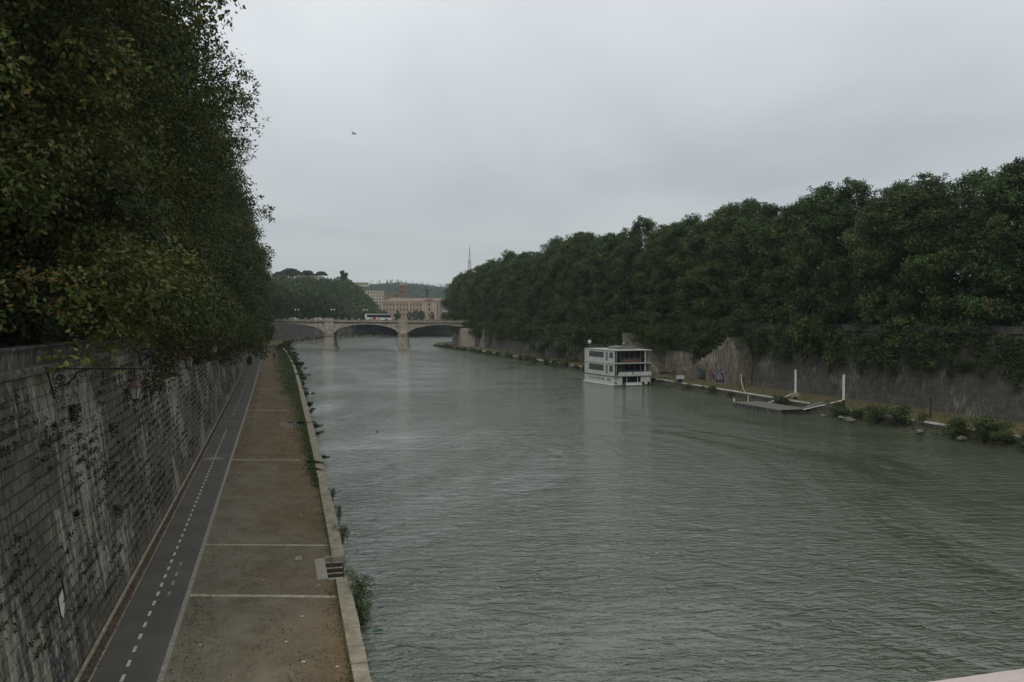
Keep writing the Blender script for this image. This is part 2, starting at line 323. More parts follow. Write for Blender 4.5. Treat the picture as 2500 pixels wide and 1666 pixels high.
def water_mat():
    m = bpy.data.materials.new('river_water'); m.use_nodes = True; t = m.node_tree; b = t.nodes['Principled BSDF']
    p = N('ShaderNodeNewGeometry', t).outputs['Position']
    big = NOISE(t, p, 0.012, (1, 0.5, 1), 3)
    c = RAMP(t, big, [(0.35, (0.058, 0.075, 0.044)), (0.65, (0.076, 0.096, 0.060))])
    t.links.new(c, b.inputs['Base Color']); b.inputs['Roughness'].default_value = 0.075; b.inputs['IOR'].default_value = 1.9
    rot = N('ShaderNodeMapping', t); rot.inputs['Rotation'].default_value = (0, 0, R(9)); t.links.new(p, rot.inputs[0]); v = rot.outputs[0]
    n1 = NOISE(t, v, 1.15, (0.55, 1.2, 1), 4, 0.55, 0.9)
    n2 = NOISE(t, v, 3.4, (0.6, 1.1, 1), 3, 0.5, 0.6, (3, 1, 0))
    n0 = NOISE(t, v, 0.11, (0.5, 1.2, 1), 3, 0.5, 0.8, (8, 1, 0))
    amp = FR(t, NOISE(t, v, 0.035, (0.9, 0.4, 1), 5, 0.6, 1.6, (1, 4, 0)), 0.36, 0.62)
    amp = M2('ADD', M2('MULTIPLY', amp, 1.25, t), 0.22, t)
    h = M2('ADD', M2('MULTIPLY', M2('ADD', M2('MULTIPLY', n1, 0.36, t), M2('MULTIPLY', n2, 0.11, t), t), amp, t), M2('MULTIPLY', n0, 0.25, t), t)
    bp = N('ShaderNodeBump', t); bp.inputs['Strength'].default_value = 1.0; bp.inputs['Distance'].default_value = 1.0
    t.links.new(h, bp.inputs['Height']); t.links.new(bp.outputs[0], b.inputs['Normal'])
    return m
M['water'] = water_mat()

def leaf_mat(name, trans=0.2, rough=0.55):
    m = bpy.data.materials.new(name); m.use_nodes = True; t = m.node_tree; b = t.nodes['Principled BSDF']; o = t.nodes['Material Output']
    a = N('ShaderNodeAttribute', t, attribute_name='Col'); oi = N('ShaderNodeObjectInfo', t)
    tint = RAMP(t, oi.outputs['Random'], [(0.0, (0.85, 0.92, 0.9)), (0.5, (1.0, 1.0, 1.0)), (1.0, (1.22, 1.1, 0.85))])
    c = MIX(t, 1.0, a.outputs['Color'], tint, 'MULTIPLY')
    t.links.new(c, b.inputs['Base Color']); b.inputs['Roughness'].default_value = rough; b.inputs['Specular IOR Level'].default_value = 0.25
    tr = N('ShaderNodeBsdfTranslucent', t); t.links.new(c, tr.inputs[0])
    ms = N('ShaderNodeMixShader', t); ms.inputs[0].default_value = trans
    t.links.new(b.outputs[0], ms.inputs[1]); t.links.new(tr.outputs[0], ms.inputs[2]); t.links.new(ms.outputs[0], o.inputs[0])
    return m
M['leaf'] = leaf_mat('foliage')

# ------------------------------------------------------------------ foliage
def leaves_mesh(name, P, Nrm, size, cols, mat_, aspect=0.75, jit=1.0, rng=None):
    """P (n,3) positions, Nrm (n,3) facing, size (n,), cols (n,3): one irregular quad leaf each"""
    n = len(P); rng = rng or np.random.default_rng(1)
    nr = Nrm + rng.normal(0, jit, (n, 3)); nr /= np.linalg.norm(nr, axis=1)[:, None] + 1e-9
    a = np.cross(nr, rng.normal(0, 1, (n, 3))); a /= np.linalg.norm(a, axis=1)[:, None] + 1e-9
    b = np.cross(nr, a)
    s = size[:, None]
    o1 = rng.uniform(0.6, 1.0, (n, 1)); o2 = rng.uniform(0.6, 1.0, (n, 1)); sk = rng.uniform(-0.35, 0.35, (n, 1))
    V = np.stack([P - a * s * 0.5, P + b * s * 0.5 * aspect * o1 + a * s * sk * 0.5, P + a * s * 0.5 + nr * s * 0.12, P - b * s * 0.5 * aspect * o2 + a * s * sk * 0.3], axis=1).reshape(-1, 3)
    me = bpy.data.meshes.new(name); me.vertices.add(4 * n); me.loops.add(4 * n); me.polygons.add(n)
    me.vertices.foreach_set('co', V.astype(np.float32).ravel())
    me.loops.foreach_set('vertex_index', np.arange(4 * n, dtype=np.int32))
    me.polygons.foreach_set('loop_start', np.arange(0, 4 * n, 4, dtype=np.int32))
    try: me.polygons.foreach_set('loop_total', np.full(n, 4, dtype=np.int32))
    except Exception: pass
    me.update(calc_edges=True)
    at = me.color_attributes.new('Col', 'FLOAT_COLOR', 'POINT')
    C4 = np.concatenate([np.repeat(cols, 4, axis=0), np.ones((4 * n, 1))], axis=1)
    at.data.foreach_set('color', C4.astype(np.float32).ravel())
    me.materials.append(mat_)
    return me
def sprays(rng, lobes, n, per=10, sd=0.26, zsq=0.85, fill=0.2):
    """leaves gathered in sprays on the lobes, so crowns keep lit tufts and dark hollows"""
    k = n // per; P, D, idx = shell(rng, lobes, k, zsq, fill)
    P = np.repeat(P, per, axis=0); D = np.repeat(D, per, axis=0); idx = np.repeat(idx, per); m_ = len(P)
    sz = np.repeat(rng.uniform(0.6, 1.35, k), per)[:, None] * sd
    P = P + np.clip(rng.normal(0, 1, (m_, 3)), -1.5, 1.5) * sz * np.array([1, 1, .7])
    return P, D, idx
def shell(rng, lobes, n, zsq=0.85, fill=0.25):
    """n points on/in the lobes (k,4) x,y,z,r -> positions, outward normals, lobe idx"""
    w_ = lobes[:, 3] ** 2; idx = rng.choice(len(lobes), n, p=w_ / w_.sum())
    d_ = rng.normal(0, 1, (n, 3)); d_ /= np.linalg.norm(d_, axis=1)[:, None]
    # favour the upper and outer half of every lobe
    d_[:, 2] = np.where(rng.random(n) < 0.35, np.abs(d_[:, 2]), d_[:, 2])
    rr = np.where(rng.random(n) < fill, rng.uniform(0.3, 0.85, n), rng.normal(0.96, 0.10, n))
    L = lobes[idx]
    P = L[:, :3] + d_ * (L[:, 3] * rr)[:, None] * np.array([1, 1, zsq])
    return P, d_, idx
def crown_lobes(rng, Rx, z0, z1, nl, r0, r1, droop=0.0, top=0.55, bot=0.8, dn=.3):
    """lobes spread over the surface of an uneven, tall crown"""
    L = []
    for i in range(nl):
        u = rng.random(); z = z0 + (z1 - z0) * u
        # profile radius: widest around the middle, domed top
        if u > top: k = math.sqrt(max(0, 1 - ((u - top) / (1 - top)) ** 2))
        else: k = bot + (1 - bot) * (u / top)
        a = rng.random() * 2 * math.pi
        wob = 1 + 0.16 * math.sin(3 * a + rng.random()) + 0.1 * math.sin(5 * a + 2 + u * 7)
        r = rng.uniform(r0, r1)
        rad = max(0, Rx * k * wob - r * 0.8) * math.sqrt(rng.uniform(0.45, 1.0))
        L.append((rad * math.cos(a), rad * math.sin(a), z - r * 0.3, r))
    for i in range(7):      # leaders that break the outline
        a = rng.random() * 2 * math.pi; rad = Rx * rng.uniform(0.05, 0.62); r = rng.uniform(.45, .8) * r0 + .2
        L.append((rad * math.cos(a), rad * math.sin(a), z1 - (rad / Rx) ** 2 * (z1 - z0) * .30 + rng.uniform(.1, 1.3), r))
    if droop:
        for i in range(int(nl * dn)):
            a = rng.random() * 2 * math.pi; r = rng.uniform(r0 * 0.6, r0 * 1.2); rad = Rx * rng.uniform(0.66, 1.0)
            L.append((rad * math.cos(a), rad * math.sin(a), z0 + 2.0 - rng.random() ** .8 * (droop + 2.0), r))
    return np.array(L)
def palette(rng, n, P, idx, pal, probs, patch_scale=0.3, seedv=0.0):
    """leaf colours: kind varies leaf by leaf and in clumps"""
    pal = np.array(pal); k = rng.choice(len(pal), n, p=probs)
    lobe_k = rng.choice(len(pal), idx.max() + 1, p=probs)
    use = rng.random(n) < 0.55
    k = np.where(use, lobe_k[idx], k)
    c = pal[k] * rng.uniform(0.75, 1.3, (n, 1))
    lb = rng.uniform(0.75, 1.3, idx.max() + 1)
    lb = lb * np.where(rng.random(len(lb)) < .12, 1.35, 1.0)
    return c * lb[idx][:, None]
def trunk_mb(rng, H, Rx, r=0.38, nb=7, zfork=0.25, lean=0.4):
    mb = MB(); pts = [(0, 0, -0.2)]; x = y = 0
    for i in range(1, 6):
        x += rng.normal(0, lean * 0.3); y += rng.normal(0, lean * 0.3); pts.append((x, y, H * 0.78 * i / 5))
    mb.tube(pts, [r * 1.25, r, r * 0.85, r * 0.62, r * 0.4, r * 0.18], 9)
    for b_ in range(nb):
        a = b_ * 2.4 + rng.random(); z = H * (zfork + 0.4 * b_ / nb); i = min(4, int(z / (H * 0.78) * 5)); f = z / (H * 0.78) * 5 - i
        p0 = Vector(pts[i]).lerp(Vector(pts[i + 1]), f)
        L = Rx * rng.uniform(0.6, 0.9)
        q = [p0 + Vector((math.cos(a) * L * s_, math.sin(a) * L * s_, L * (0.75 * s_ - 0.25 * s_ * s_))) + Vector(rng.normal(0, 0.12, 3)) * (s_ > 0) for s_ in (0, 0.33, 0.66, 1)]
        mb.tube(q, [r * 0.42, r * 0.3, r * 0.18, r * 0.06], 6)
        for k_ in range(2):
            e = q[2] + Vector((math.cos(a + (k_ - 0.5) * 1.8), math.sin(a + (k_ - 0.5) * 1.8), 0.5)) * L * 0.35
            mb.tube([q[2], (q[2] + e) / 2 + Vector((0, 0, 0.2)), e], [r * 0.15, r * 0.1, r * 0.04], 5)
    return mb
PAL_L = [(0.058, 0.074, 0.021), (0.043, 0.060, 0.018), (0.082, 0.092, 0.027), (0.095, 0.060, 0.025), (0.14, 0.10, 0.028), (0.05, 0.084, 0.022)]
PAL_R = [(0.040, 0.066, 0.020), (0.056, 0.090, 0.024), (0.082, 0.118, 0.030), (0.028, 0.046, 0.018), (0.075, 0.066, 0.026)]
def make_tree(seed, name, label, cat, H, Rx, z0, nl, r0, r1, nleaf, lsz, pal, probs, droop=0, zsq=0.85, fill=0.25, bark='bark', top=0.55, bot=0.8, extra=None, trk=0.38, nb=7, dn=.3):
    rng = np.random.default_rng(seed)
    root = empty(name, (0, 0, -500), label, cat)
    lob = crown_lobes(rng, Rx, z0, H - r0 * 0.6, nl, r0, r1, droop, top, bot, dn)
    if extra is not None: lob = np.concatenate([lob, np.array(extra)])
    P, D, idx = sprays(rng, lob, nleaf, 10, lsz * 0.95, zsq, fill); nleaf = len(P)
    cols = palette(rng, nleaf, P, idx, pal, probs)
    me = leaves_mesh('crown', P, D * 0.8 + np.array([0, 0, 0.5]), rng.uniform(lsz * 0.6, lsz * 1.25, nleaf), cols, M['leaf'], rng=rng, jit=0.75)
    c = bpy.data.objects.new('crown', me); col.objects.link(c); c.parent = root
    trunk_mb(rng, H, Rx, trk, nb).build('trunk', M[bark], root, smooth=True)
    return root

# ------------------------------------------------------------------ the river bed geometry: bank lines
def resample(pts, step):
    out_ = []
    for (x0, y0), (x1, y1) in zip(pts[:-1], pts[1:]):
        L = math.hypot(x1 - x0, y1 - y0); n = max(1, int(round(L / step)))
        for i in range(n): out_.append((x0 + (x1 - x0) * i / n, y0 + (y1 - y0) * i / n))
    out_.append(pts[-1]); return out_
def smooth(pts, step, it=3):
    p = resample(pts, step)
    for _ in range(it):
        p = [p[0]] + [((a[0] + 2 * b[0] + c[0]) / 4, (a[1] + 2 * b[1] + c[1]) / 4) for a, b, c in zip(p[:-2], p[1:-1], p[2:])] + [p[-1]]
    return p
WALL_L = smooth([(-6.9, -14), (-7.0, 33), (-7.2, 93), (-7.6, 165), (-7.9, 235), (-8.1, 320), (-8.6, 400), (-8.0, 450), (-2, 512), (16, 580), (50, 655), (88, 700), (150, 732), (260, 748), (600, 760)], 4)
EDGE_L = smooth([(2.7, -14), (3.2, 30), (3.37, 40), (3.62, 50.7), (3.93, 72), (4.22, 104), (4.5, 142), (4.8, 180), (5.0, 235), (4.45, 313), (3.2, 395), (2.6, 440), (6, 495), (27, 570), (62, 643), (97, 684), (155, 713), (262, 728), (600, 740)], 4)
WALL_R = smooth([(89.6, -14), (89.5, 75), (89.2, 142), (88.8, 240), (88.6, 320), (89, 400), (90, 440), (97, 468), (115, 492), (170, 520), (400, 560)], 4)
EDGE_R = smooth([(77.7, -14), (78.0, 75), (78.5, 147), (78.9, 244), (79.2, 330), (78.8, 400), (77.5, 425), (82, 446), (97, 470), (112, 500), (170, 530), (400, 572)], 4)
def xat(line, y):
    for a, b in zip(line[:-1], line[1:]):
        if a[1] <= y <= b[1]: return a[0] + (b[0] - a[0]) * (y - a[1]) / (b[1] - a[1] + 1e-9)
    return line[0][0] if y < line[0][1] else line[-1][0]
def normals(line):
    o = []
    for i in range(len(line)):
        a = line[max(i - 1, 0)]; b = line[min(i + 1, len(line) - 1)]
        tx, ty = b[0] - a[0], b[1] - a[1]; L = math.hypot(tx, ty); o.append((-ty / L, tx / L))
    return o
def sweep(mb, line, prof, side=1, m=0):
    """prof [(off, z)] swept along the line; off>0 is away from the river. UV in metres"""
    nn = normals(line); u = 0; us = [0]
    for a, b in zip(line[:-1], line[1:]): u += math.hypot(b[0] - a[0], b[1] - a[1]); us.append(u)
    vs = [0]
    for (a, b), (c, d_) in zip(prof[:-1], prof[1:]): vs.append(vs[-1] + math.hypot(c - a, d_ - b))
    P = [[(p[0] + side * n[0] * o, p[1] + side * n[1] * o, z) for o, z in prof] for p, n in zip(line, nn)]
    for i in range(len(line) - 1):
        for j in range(len(prof) - 1):
            q = [P[i][j], P[i + 1][j], P[i + 1][j + 1], P[i][j + 1]]
            uv = [(us[i], vs[j]), (us[i + 1], vs[j]), (us[i + 1], vs[j + 1]), (us[i], vs[j + 1])]
            mb.quad(q if side < 0 else q[::-1], uv if side < 0 else uv[::-1], m)
def loft(mb, A, B, zA, zB, m=0):
    for i in range(min(len(A), len(B)) - 1):
        mb.quad([(*A[i], zA), (*B[i], zB), (*B[i + 1], zB), (*A[i + 1], zA)], m=m)
def ev(line, n):
    L = [0]
    for a, b in zip(line[:-1], line[1:]): L.append(L[-1] + math.hypot(b[0] - a[0], b[1] - a[1]))
    o = []
    for k in range(n):
        t = L[-1] * k / (n - 1); i = 0
        i = min(max(np.searchsorted(L, t) - 1, 0), len(line) - 2); f = (t - L[i]) / (L[i + 1] - L[i] + 1e-9)
        o.append((line[i][0] + (line[i + 1][0] - line[i][0]) * f, line[i][1] + (line[i + 1][1] - line[i][1]) * f))
    return o
ZQ = 1.2; ZS = 12.5
# water
mb = MB(); mb.quad([(-60, -60, 0), (900, -60, 0), (900, 900, 0), (-60, 900, 0)])
tag(mb.build('water', M['water']), kind='structure')
# far city ground at street level, one sheet either side of the river
mb = MB()
n_ = 60
A = ev([(x, y) for x, y in WALL_L], n_); nnA = normals(A)
A = [(p[0] + n[0] * 1.9, p[1] + n[1] * 1.9) for p, n in zip(A, nnA)]
B = ev([(-4000, -14), (-4000, 3000), (-1500, 5000), (1500, 5200), (4000, 4000), (5000, 760)], n_)
loft(mb, B, A, ZS, ZS)
A = ev(WALL_R, n_); nnA = normals(A); A = [(p[0] - n[0] * 1.9, p[1] - n[1] * 1.9) for p, n in zip(A, nnA)]
B = ev([(5000, -14), (5000, 200), (5000, 560)], n_)
loft(mb, A, B, ZS, ZS)
tag(mb.build('ground', M['street']), kind='structure')

# left quay paving (with a gap for the steps), x limits by y
YC = 395.0
ys = [y for y in np.arange(-14, YC, 3.0)] + [YC]
ys = sorted(set([float(v) for v in ys] + [42.5, 46.2]))
def xk(y): return xat(EDGE_L, y) - (0.62 + 0.1 * max(0, min(1, (y - 30) / 30)) + 0.0 * y) if y < 300 else xat(EDGE_L, y) - 0.6
def xb(y): return -4.0 if y < 160 else -4.0 - 0.3 * min(1, (y - 160) / 80)
mb = MB()
for a, b in zip(ys[:-1], ys[1:]):
    r0, r1 = xk(a), xk(b)
    if 42.4 < (a + b) / 2 < 46.3: r0 = r1 = 1.9
    mb.quad([(xb(a), a, ZQ), (r0, a, ZQ), (r1, b, ZQ), (xb(b), b, ZQ)])
far_w = [p for p in WALL_L if p[1] >= YC]; far_e = [p for p in EDGE_L if p[1] >= YC]
fw, fe = ev([(xat(WALL_L, YC), YC)] + far_w[1:], 50), ev([(xat(EDGE_L, YC), YC)] + far_e[1:], 50)
tag(mb.build('quay_paving', M['quay']), kind='structure')
mb = MB(); loft(mb, fw, fe, ZQ, ZQ); tag(mb.build('far_quay', M['grass']), kind='structure')
# right quay
mb = MB(); e_, w_2 = ev(EDGE_R, 90), ev(WALL_R, 90); loft(mb, e_, w_2, ZQ, ZQ)
tag(mb.build('quay_grass', M['grass']), kind='structure')
mb = MB(); sweep(mb, EDGE_L, [(-9.0, -1.0), (-2.5, 0.15), (-0.05, 0.95)], 1)   # shrubby slope, only beyond the bridge
mb.v = []; mb.f = []; mb.uv = []; mb.mi = []
FE = [p for p in EDGE_L if p[1] > 398]
sweep(mb, FE, [(-7.0, -0.6), (-5.5, 0.1), (-2, 0.7), (0.0, 1.19)], 1)
RE = [p for p in EDGE_R if p[1] < 470]
nnr = normals(RE)
def slope(mb, line, side):
    rng = np.random.default_rng(5); rows = []
    nn = normals(line)
    for i, (p, n) in enumerate(zip(line, nn)):
        wd = 1.2 + 0.9 * math.sin(i * 0.37) + rng.uniform(-0.3, 0.3) + (1.0 if 84 < p[1] < 125 else 0)
        rows.append([(p[0] + side * n[0] * o, p[1] + side * n[1] * o, z) for o, z in ((-wd - 0.6, -0.4), (-wd * 0.7, 0.08), (-0.25, 0.42), (-0.02, 0.55))])
    for a, b in zip(rows[:-1], rows[1:]):
        for j in range(3):
            q = [a[j], b[j], b[j + 1], a[j + 1]]; mb.quad(q if side < 0 else q[::-1])
slope(mb, RE, -1)
tag(mb.build('river_bank', M['bank']), kind='structure')

# ---- left embankment wall
aw = empty('embankment_wall', (0, 0, 0), 'high stained travertine embankment wall with weedy courses beside the cycle path', 'wall')
mb = MB(); WN = [p for p in WALL_L if p[1] < 402]; WF = WALL_L[len(WN) - 1:]; PW = [(0, 0.9), (0.5, 4.5), (1.0, 8.3), (1.5, 12.1)]; sweep(mb, WN, PW, 1); sweep(mb, WF, PW, 1, 1); mb.build('wall', [M['lwall'], M['rwall']], aw)
mb = MB(); sweep(mb, WALL_L, [(1.5, 12.1), (1.22, 12.22), (1.18, 12.42), (1.24, 12.5), (1.95, 12.5)], 1); mb.build('cornice', M['cap'], aw)
mb = MB(); sweep(mb, WALL_L, [(1.55, 12.5), (1.55, 13.02), (1.48, 13.05), (1.48, 13.2), (1.95, 13.2), (1.95, 12.5)], 1); mb.build('parapet', M['parapet'], aw)
mb = MB(); WB = [p for p in WALL_L if p[1] < 400]
sweep(mb, WB, [(-0.10, ZQ), (-0.10, ZQ + 0.08), (0.02, ZQ + 0.10)], 1); mb.build('base_kerb', M['kerb'], aw)
# ---- right embankment wall
aw2 = empty('embankment_wall', (88, 200, 0), 'dark far embankment wall under the trees across the river', 'wall')
mb = MB(); sweep(mb, WALL_R, [(0, 0.9), (0.8, 6.5), (1.5, 12.1)], -1); o = mb.build('wall', M['rwall'], aw2); o.location = (-88, -200, 0)
mb = MB(); sweep(mb, WALL_R, [(1.5, 12.1), (1.25, 12.2), (1.25, 12.5), (1.55, 12.5), (1.55, 13.2), (1.95, 13.2), (1.95, 12.5)], -1); o = mb.build('parapet', M['parapet'], aw2); o.location = (-88, -200, 0)

# ---- gutter, path, border
def strip(name, mname, fa, fb, y0, y1, z, step=4.0, kind='structure', gap=None):
    mb = MB(); y = y0
    while y < y1 - 1e-6:
        y2 = min(y1, y + step)
        mb.quad([(fa(y), y, z), (fb(y), y, z), (fb(y2), y2, z), (fa(y2), y2, z)]); y = y2
    o = mb.build(name, M[mname]); tag(o, kind=kind); return o
xw = lambda y: xat(WALL_L, y)
strip('leafy_gutter', 'gutter', lambda y: xw(y), lambda y: xw(y) + 0.42, -14, 395, ZQ)
strip('path_edging', 'kerb', lambda y: xw(y) + 0.42, lambda y: xw(y) + 0.50, -14, 395, ZQ)
strip('cycle_path', 'asph', lambda y: xw(y) + 0.50, lambda y: xb(y) - 0.2, -14, 395, ZQ)
strip('path_border', 'gravelkerb', lambda y: xb(y) - 0.2, lambda y: xb(y), -14, 395, ZQ)
# painted centre dashes
mb = MB(); y = 20.0; rng = np.random.default_rng(3)
while y < 103:
    xc = -5.42 - 0.0035 * (y - 30); L = 0.62; 
    mb.quad([(xc - 0.06, y, ZQ + .005), (xc + 0.06, y, ZQ + .005), (xc + 0.06 + rng.uniform(-.01, .01), y + L, ZQ + .005), (xc - 0.06, y + L, ZQ + .005)])
    y += 1.38 + rng.uniform(-0.04, 0.04)
tag(mb.build('dashed_centre_line', M['white']), kind='structure')
mb = MB(); mb.quad([(-5.72, 118, ZQ + .005), (-5.62, 118, ZQ + .005), (-5.72, 190, ZQ + .005), (-5.82, 190, ZQ + .005)])
tag(mb.build('centre_line', M['fadedpaint']), kind='structure')
mb = MB()
for y in (41.9, 43.6, 45.1, 46.9): mb.quad([(-5.02, y, ZQ + .004), (-4.9, y, ZQ + .004), (-4.9, y + .7, ZQ + .004), (-5.02, y + .7, ZQ + .004)])
tag(mb.build('old_line_traces', M['fadedpaint']), kind='structure')
# painted bicycle
def bike(cx, cy, s, mname):
    mb = MB(); z = ZQ + 0.006
    def ln(a, b, w_=0.06):
        a = Vector((a[0] * s + cx, a[1] * s * 1.5 + cy)); b = Vector((b[0] * s + cx, b[1] * s * 1.5 + cy)); n = (b - a).normalized(); n = Vector((-n.y, n.x)) * w_ / 2
        mb.quad([(a.x - n.x, a.y - n.y, z), (b.x - n.x, b.y - n.y, z), (b.x + n.x, b.y + n.y, z), (a.x + n.x, a.y + n.y, z)])
    for ox in (-0.55, 0.55):
        pts = [(ox + 0.34 * math.cos(t_ * math.pi / 9), 0.34 * math.sin(t_ * math.pi / 9)) for t_ in range(19)]
        for a, b in zip(pts[:-1], pts[1:]): ln(a, b)
    for a, b in (((-0.55, 0), (-0.2, 0.5)), ((-0.2, 0.5), (0.38, 0.5)), ((0.38, 0.5), (-0.05, 0)), ((-0.05, 0), (-0.55, 0)), ((-0.05, 0), (-0.27, 0.62)), ((0.55, 0), (0.33, 0.68)), ((0.33, 0.68), (0.52, 0.72)), ((-0.38, 0.63), (-0.15, 0.63))): ln(a, b)
    tag(mb.build('painted_bicycle', M[mname]), kind='structure')
bike(-5.65, 82.0, 0.95, 'white'); bike(-5.72, 125.3, 0.9, 'fadedpaint')

# ---- cross strips of stone in the quay
def ystrip(y, x1, th, mn):
    mb = MB(); x = xb(y); rng = np.random.default_rng(int(y))
    while x < x1 - 0.1:
        L = min(rng.uniform(0.7, 1.05), x1 - x)
        q = rng.uniform(-0.012, 0.012)
        ya, yb = y - .31 * (x + .6), y - .31 * (x + L + .6)
        mb.quad([(x + .01, ya - th / 2 + q, ZQ + .006), (x + L - .01, yb - th / 2 + q, ZQ + .006), (x + L - .01, yb + th / 2 + q, ZQ + .006), (x + .01, ya + th / 2 + q, ZQ + .006)]); x += L
    tag(mb.build('stone_strip', M[mn]), kind='structure')
for y, x1, th, mn in ((40.7, 2.72, 0.34, 'stripstone'), (49.9, 2.85, 0.3, 'stripstone'), (80.0, 3.0, 0.4, 'stripstone'), (123.3, 2.0, 0.5, 'stripstone'), (161, 1.5, 0.55, 'stripstone'), (200, 1.0, 0.7, 'kerb'), (237, 1.2, 0.8, 'stripstone')): ystrip(y, x1, th, mn)
# flat matte grey patch on the paving
mb = MB(); rng = np.random.default_rng(8); pp = []
for i in range(28):
    a = i / 28 * 2 * math.pi; rr = 1 + 0.18 * math.sin(3 * a) + rng.uniform(-.06, .06)
    pp.append((1.6 + 1.35 * rr * math.cos(a), 106.5 + 3.0 * rr * math.sin(a), ZQ + .005))
mb.quad([p for p in pp])
M['paving_patch'] = mat('matte_patch', (0.17, 0.165, 0.14), (0.13, 0.12, 0.095), 1.0, 0.7, spec=0.2)
tag(mb.build('paving_patch', M['paving_patch']), kind='structure')

# ---- kerb of the left quay: stones with joints, stepped at the opening
mb = MB(); rng = np.random.default_rng(11); y = -14.0
while y < YC:
    L = rng.uniform(1.5, 2.3)
    if y < 42.5 < y + L: L = 42.5 - y
    if 42.5 <= y < 46.2: y = 46.2; continue
    y2 = min(y + L, YC); g = 0.012 + (0.01 if y > 80 else 0)
    sh = rng.uniform(-0.02, 0.02); dz = rng.uniform(-0.008, 0.012)
    x0a, x0b, x1a, x1b = xk(y), xk(y2), xat(EDGE_L, y) + sh, xat(EDGE_L, y2) + sh
    zt = ZQ + 0.05 + dz
    c = [(x0a, y + g, 0.7), (x1a, y + g, 0.7), (x1b, y2 - g, 0.7), (x0b, y2 - g, 0.7)]
    t_ = [(p[0], p[1], zt) for p in c]
    mb.quad(t_, [(p[0], p[1]) for p in t_]); 
    for i in range(4): j = (i + 1) % 4; mb.quad([c[i], c[j], t_[j], t_[i]])
    y = y2 + 1e-4
for ya, yb, xo in ((-14, 42.5, 0.05), (46.2, YC, 0.05)):
    y = ya
    while y < yb:
        y2 = min(y + 4, yb); mb.quad([(xat(EDGE_L, y) - xo, y, -1), (xat(EDGE_L, y2) - xo, y2, -1), (xat(EDGE_L, y2) - xo, y2, 1.0), (xat(EDGE_L, y) - xo, y, 1.0)]); y = y2
tag(mb.build('quay_kerb', M['kerb']), kind='structure')
mb = MB()
mb.box(1.9, 2.42, 42.5, 46.2, 0.2, ZQ + 0.02)      # slab beside the steps
mb.box(2.42, 3.42, 46.2, 46.42, -0.5, ZQ + 0.055)
mb.box(2.42, 3.30, 42.2, 42.5, -0.5, ZQ + 0.055)
o = mb.build('landing_slab', M['slab']); tag(o, kind='structure')
st = empty('river_steps', (2.9, 46.2, 0), 'short flight of stone steps cut into the left quay edge down to the water', 'steps')
for i in range(5):
    z = ZQ - 0.215 * i - 0.21; ya = 46.2 - 0.27 * (i + 1); 
    mb = MB(); mb.box(-0.46, 0.46, ya - 46.2, 0.0, z - 0.22, z); sp_ = mb.build('step', M['wetshadestone'], st)
    mb = MB(); mb.box(-0.455, 0.455, ya - 46.2 - 0.012, ya - 46.2 + 0.15, z + 0.001, z + 0.035); mb.build('nosing', M['slab'], sp_)  # pale strip paints the sky-lit front of each tread
# ---- pale kerb on the right quay, broken here and there
mb = MB(); rng = np.random.default_rng(21); line = resample(RE, 2.2); nn = normals(line)
for i in range(len(line) - 1):
    (a, b), n = (line[i], line[i + 1]), nn[i]
    gap = (rng.random() < 0.10) or (106 < a[1] < 110) or (a[1] > 330 and rng.random() < 0.5) or (205 < a[1] < 235 and rng.random() < 0.5)
    off = rng.uniform(-0.05, 0.05)
    if gap: continue
    def Q(p, o): return (p[0] - n[0] * o, p[1] - n[1] * o)
    k = [Q(a, off - 0.03), Q(b, off - 0.03), Q(b, off + 0.36), Q(a, off + 0.36)]
    zt = ZQ + 0.14 + rng.uniform(-0.02, 0.02)
    c0 = [(x, y, ZQ - 0.06) for x, y in k]; c1 = [(x, y, zt) for x, y in k]
    mb.quad(c1)
    for i2 in range(4): j = (i2 + 1) % 4; mb.quad([c0[i2], c0[j], c1[j], c1[i2]])
tag(mb.build('pale_kerb', M['whitekerb']), kind='structure')
mb = MB(); sweep(mb, EDGE_R, [(0, -0.5), (0, ZQ)], -1); tag(mb.build('quay_side', M['rwall']), kind='structure')
mb = MB(); sweep(mb, FE, [(0.01, -0.5), (0.01, ZQ)], 1); tag(mb.build('quay_side', M['rwall']), kind='structure')

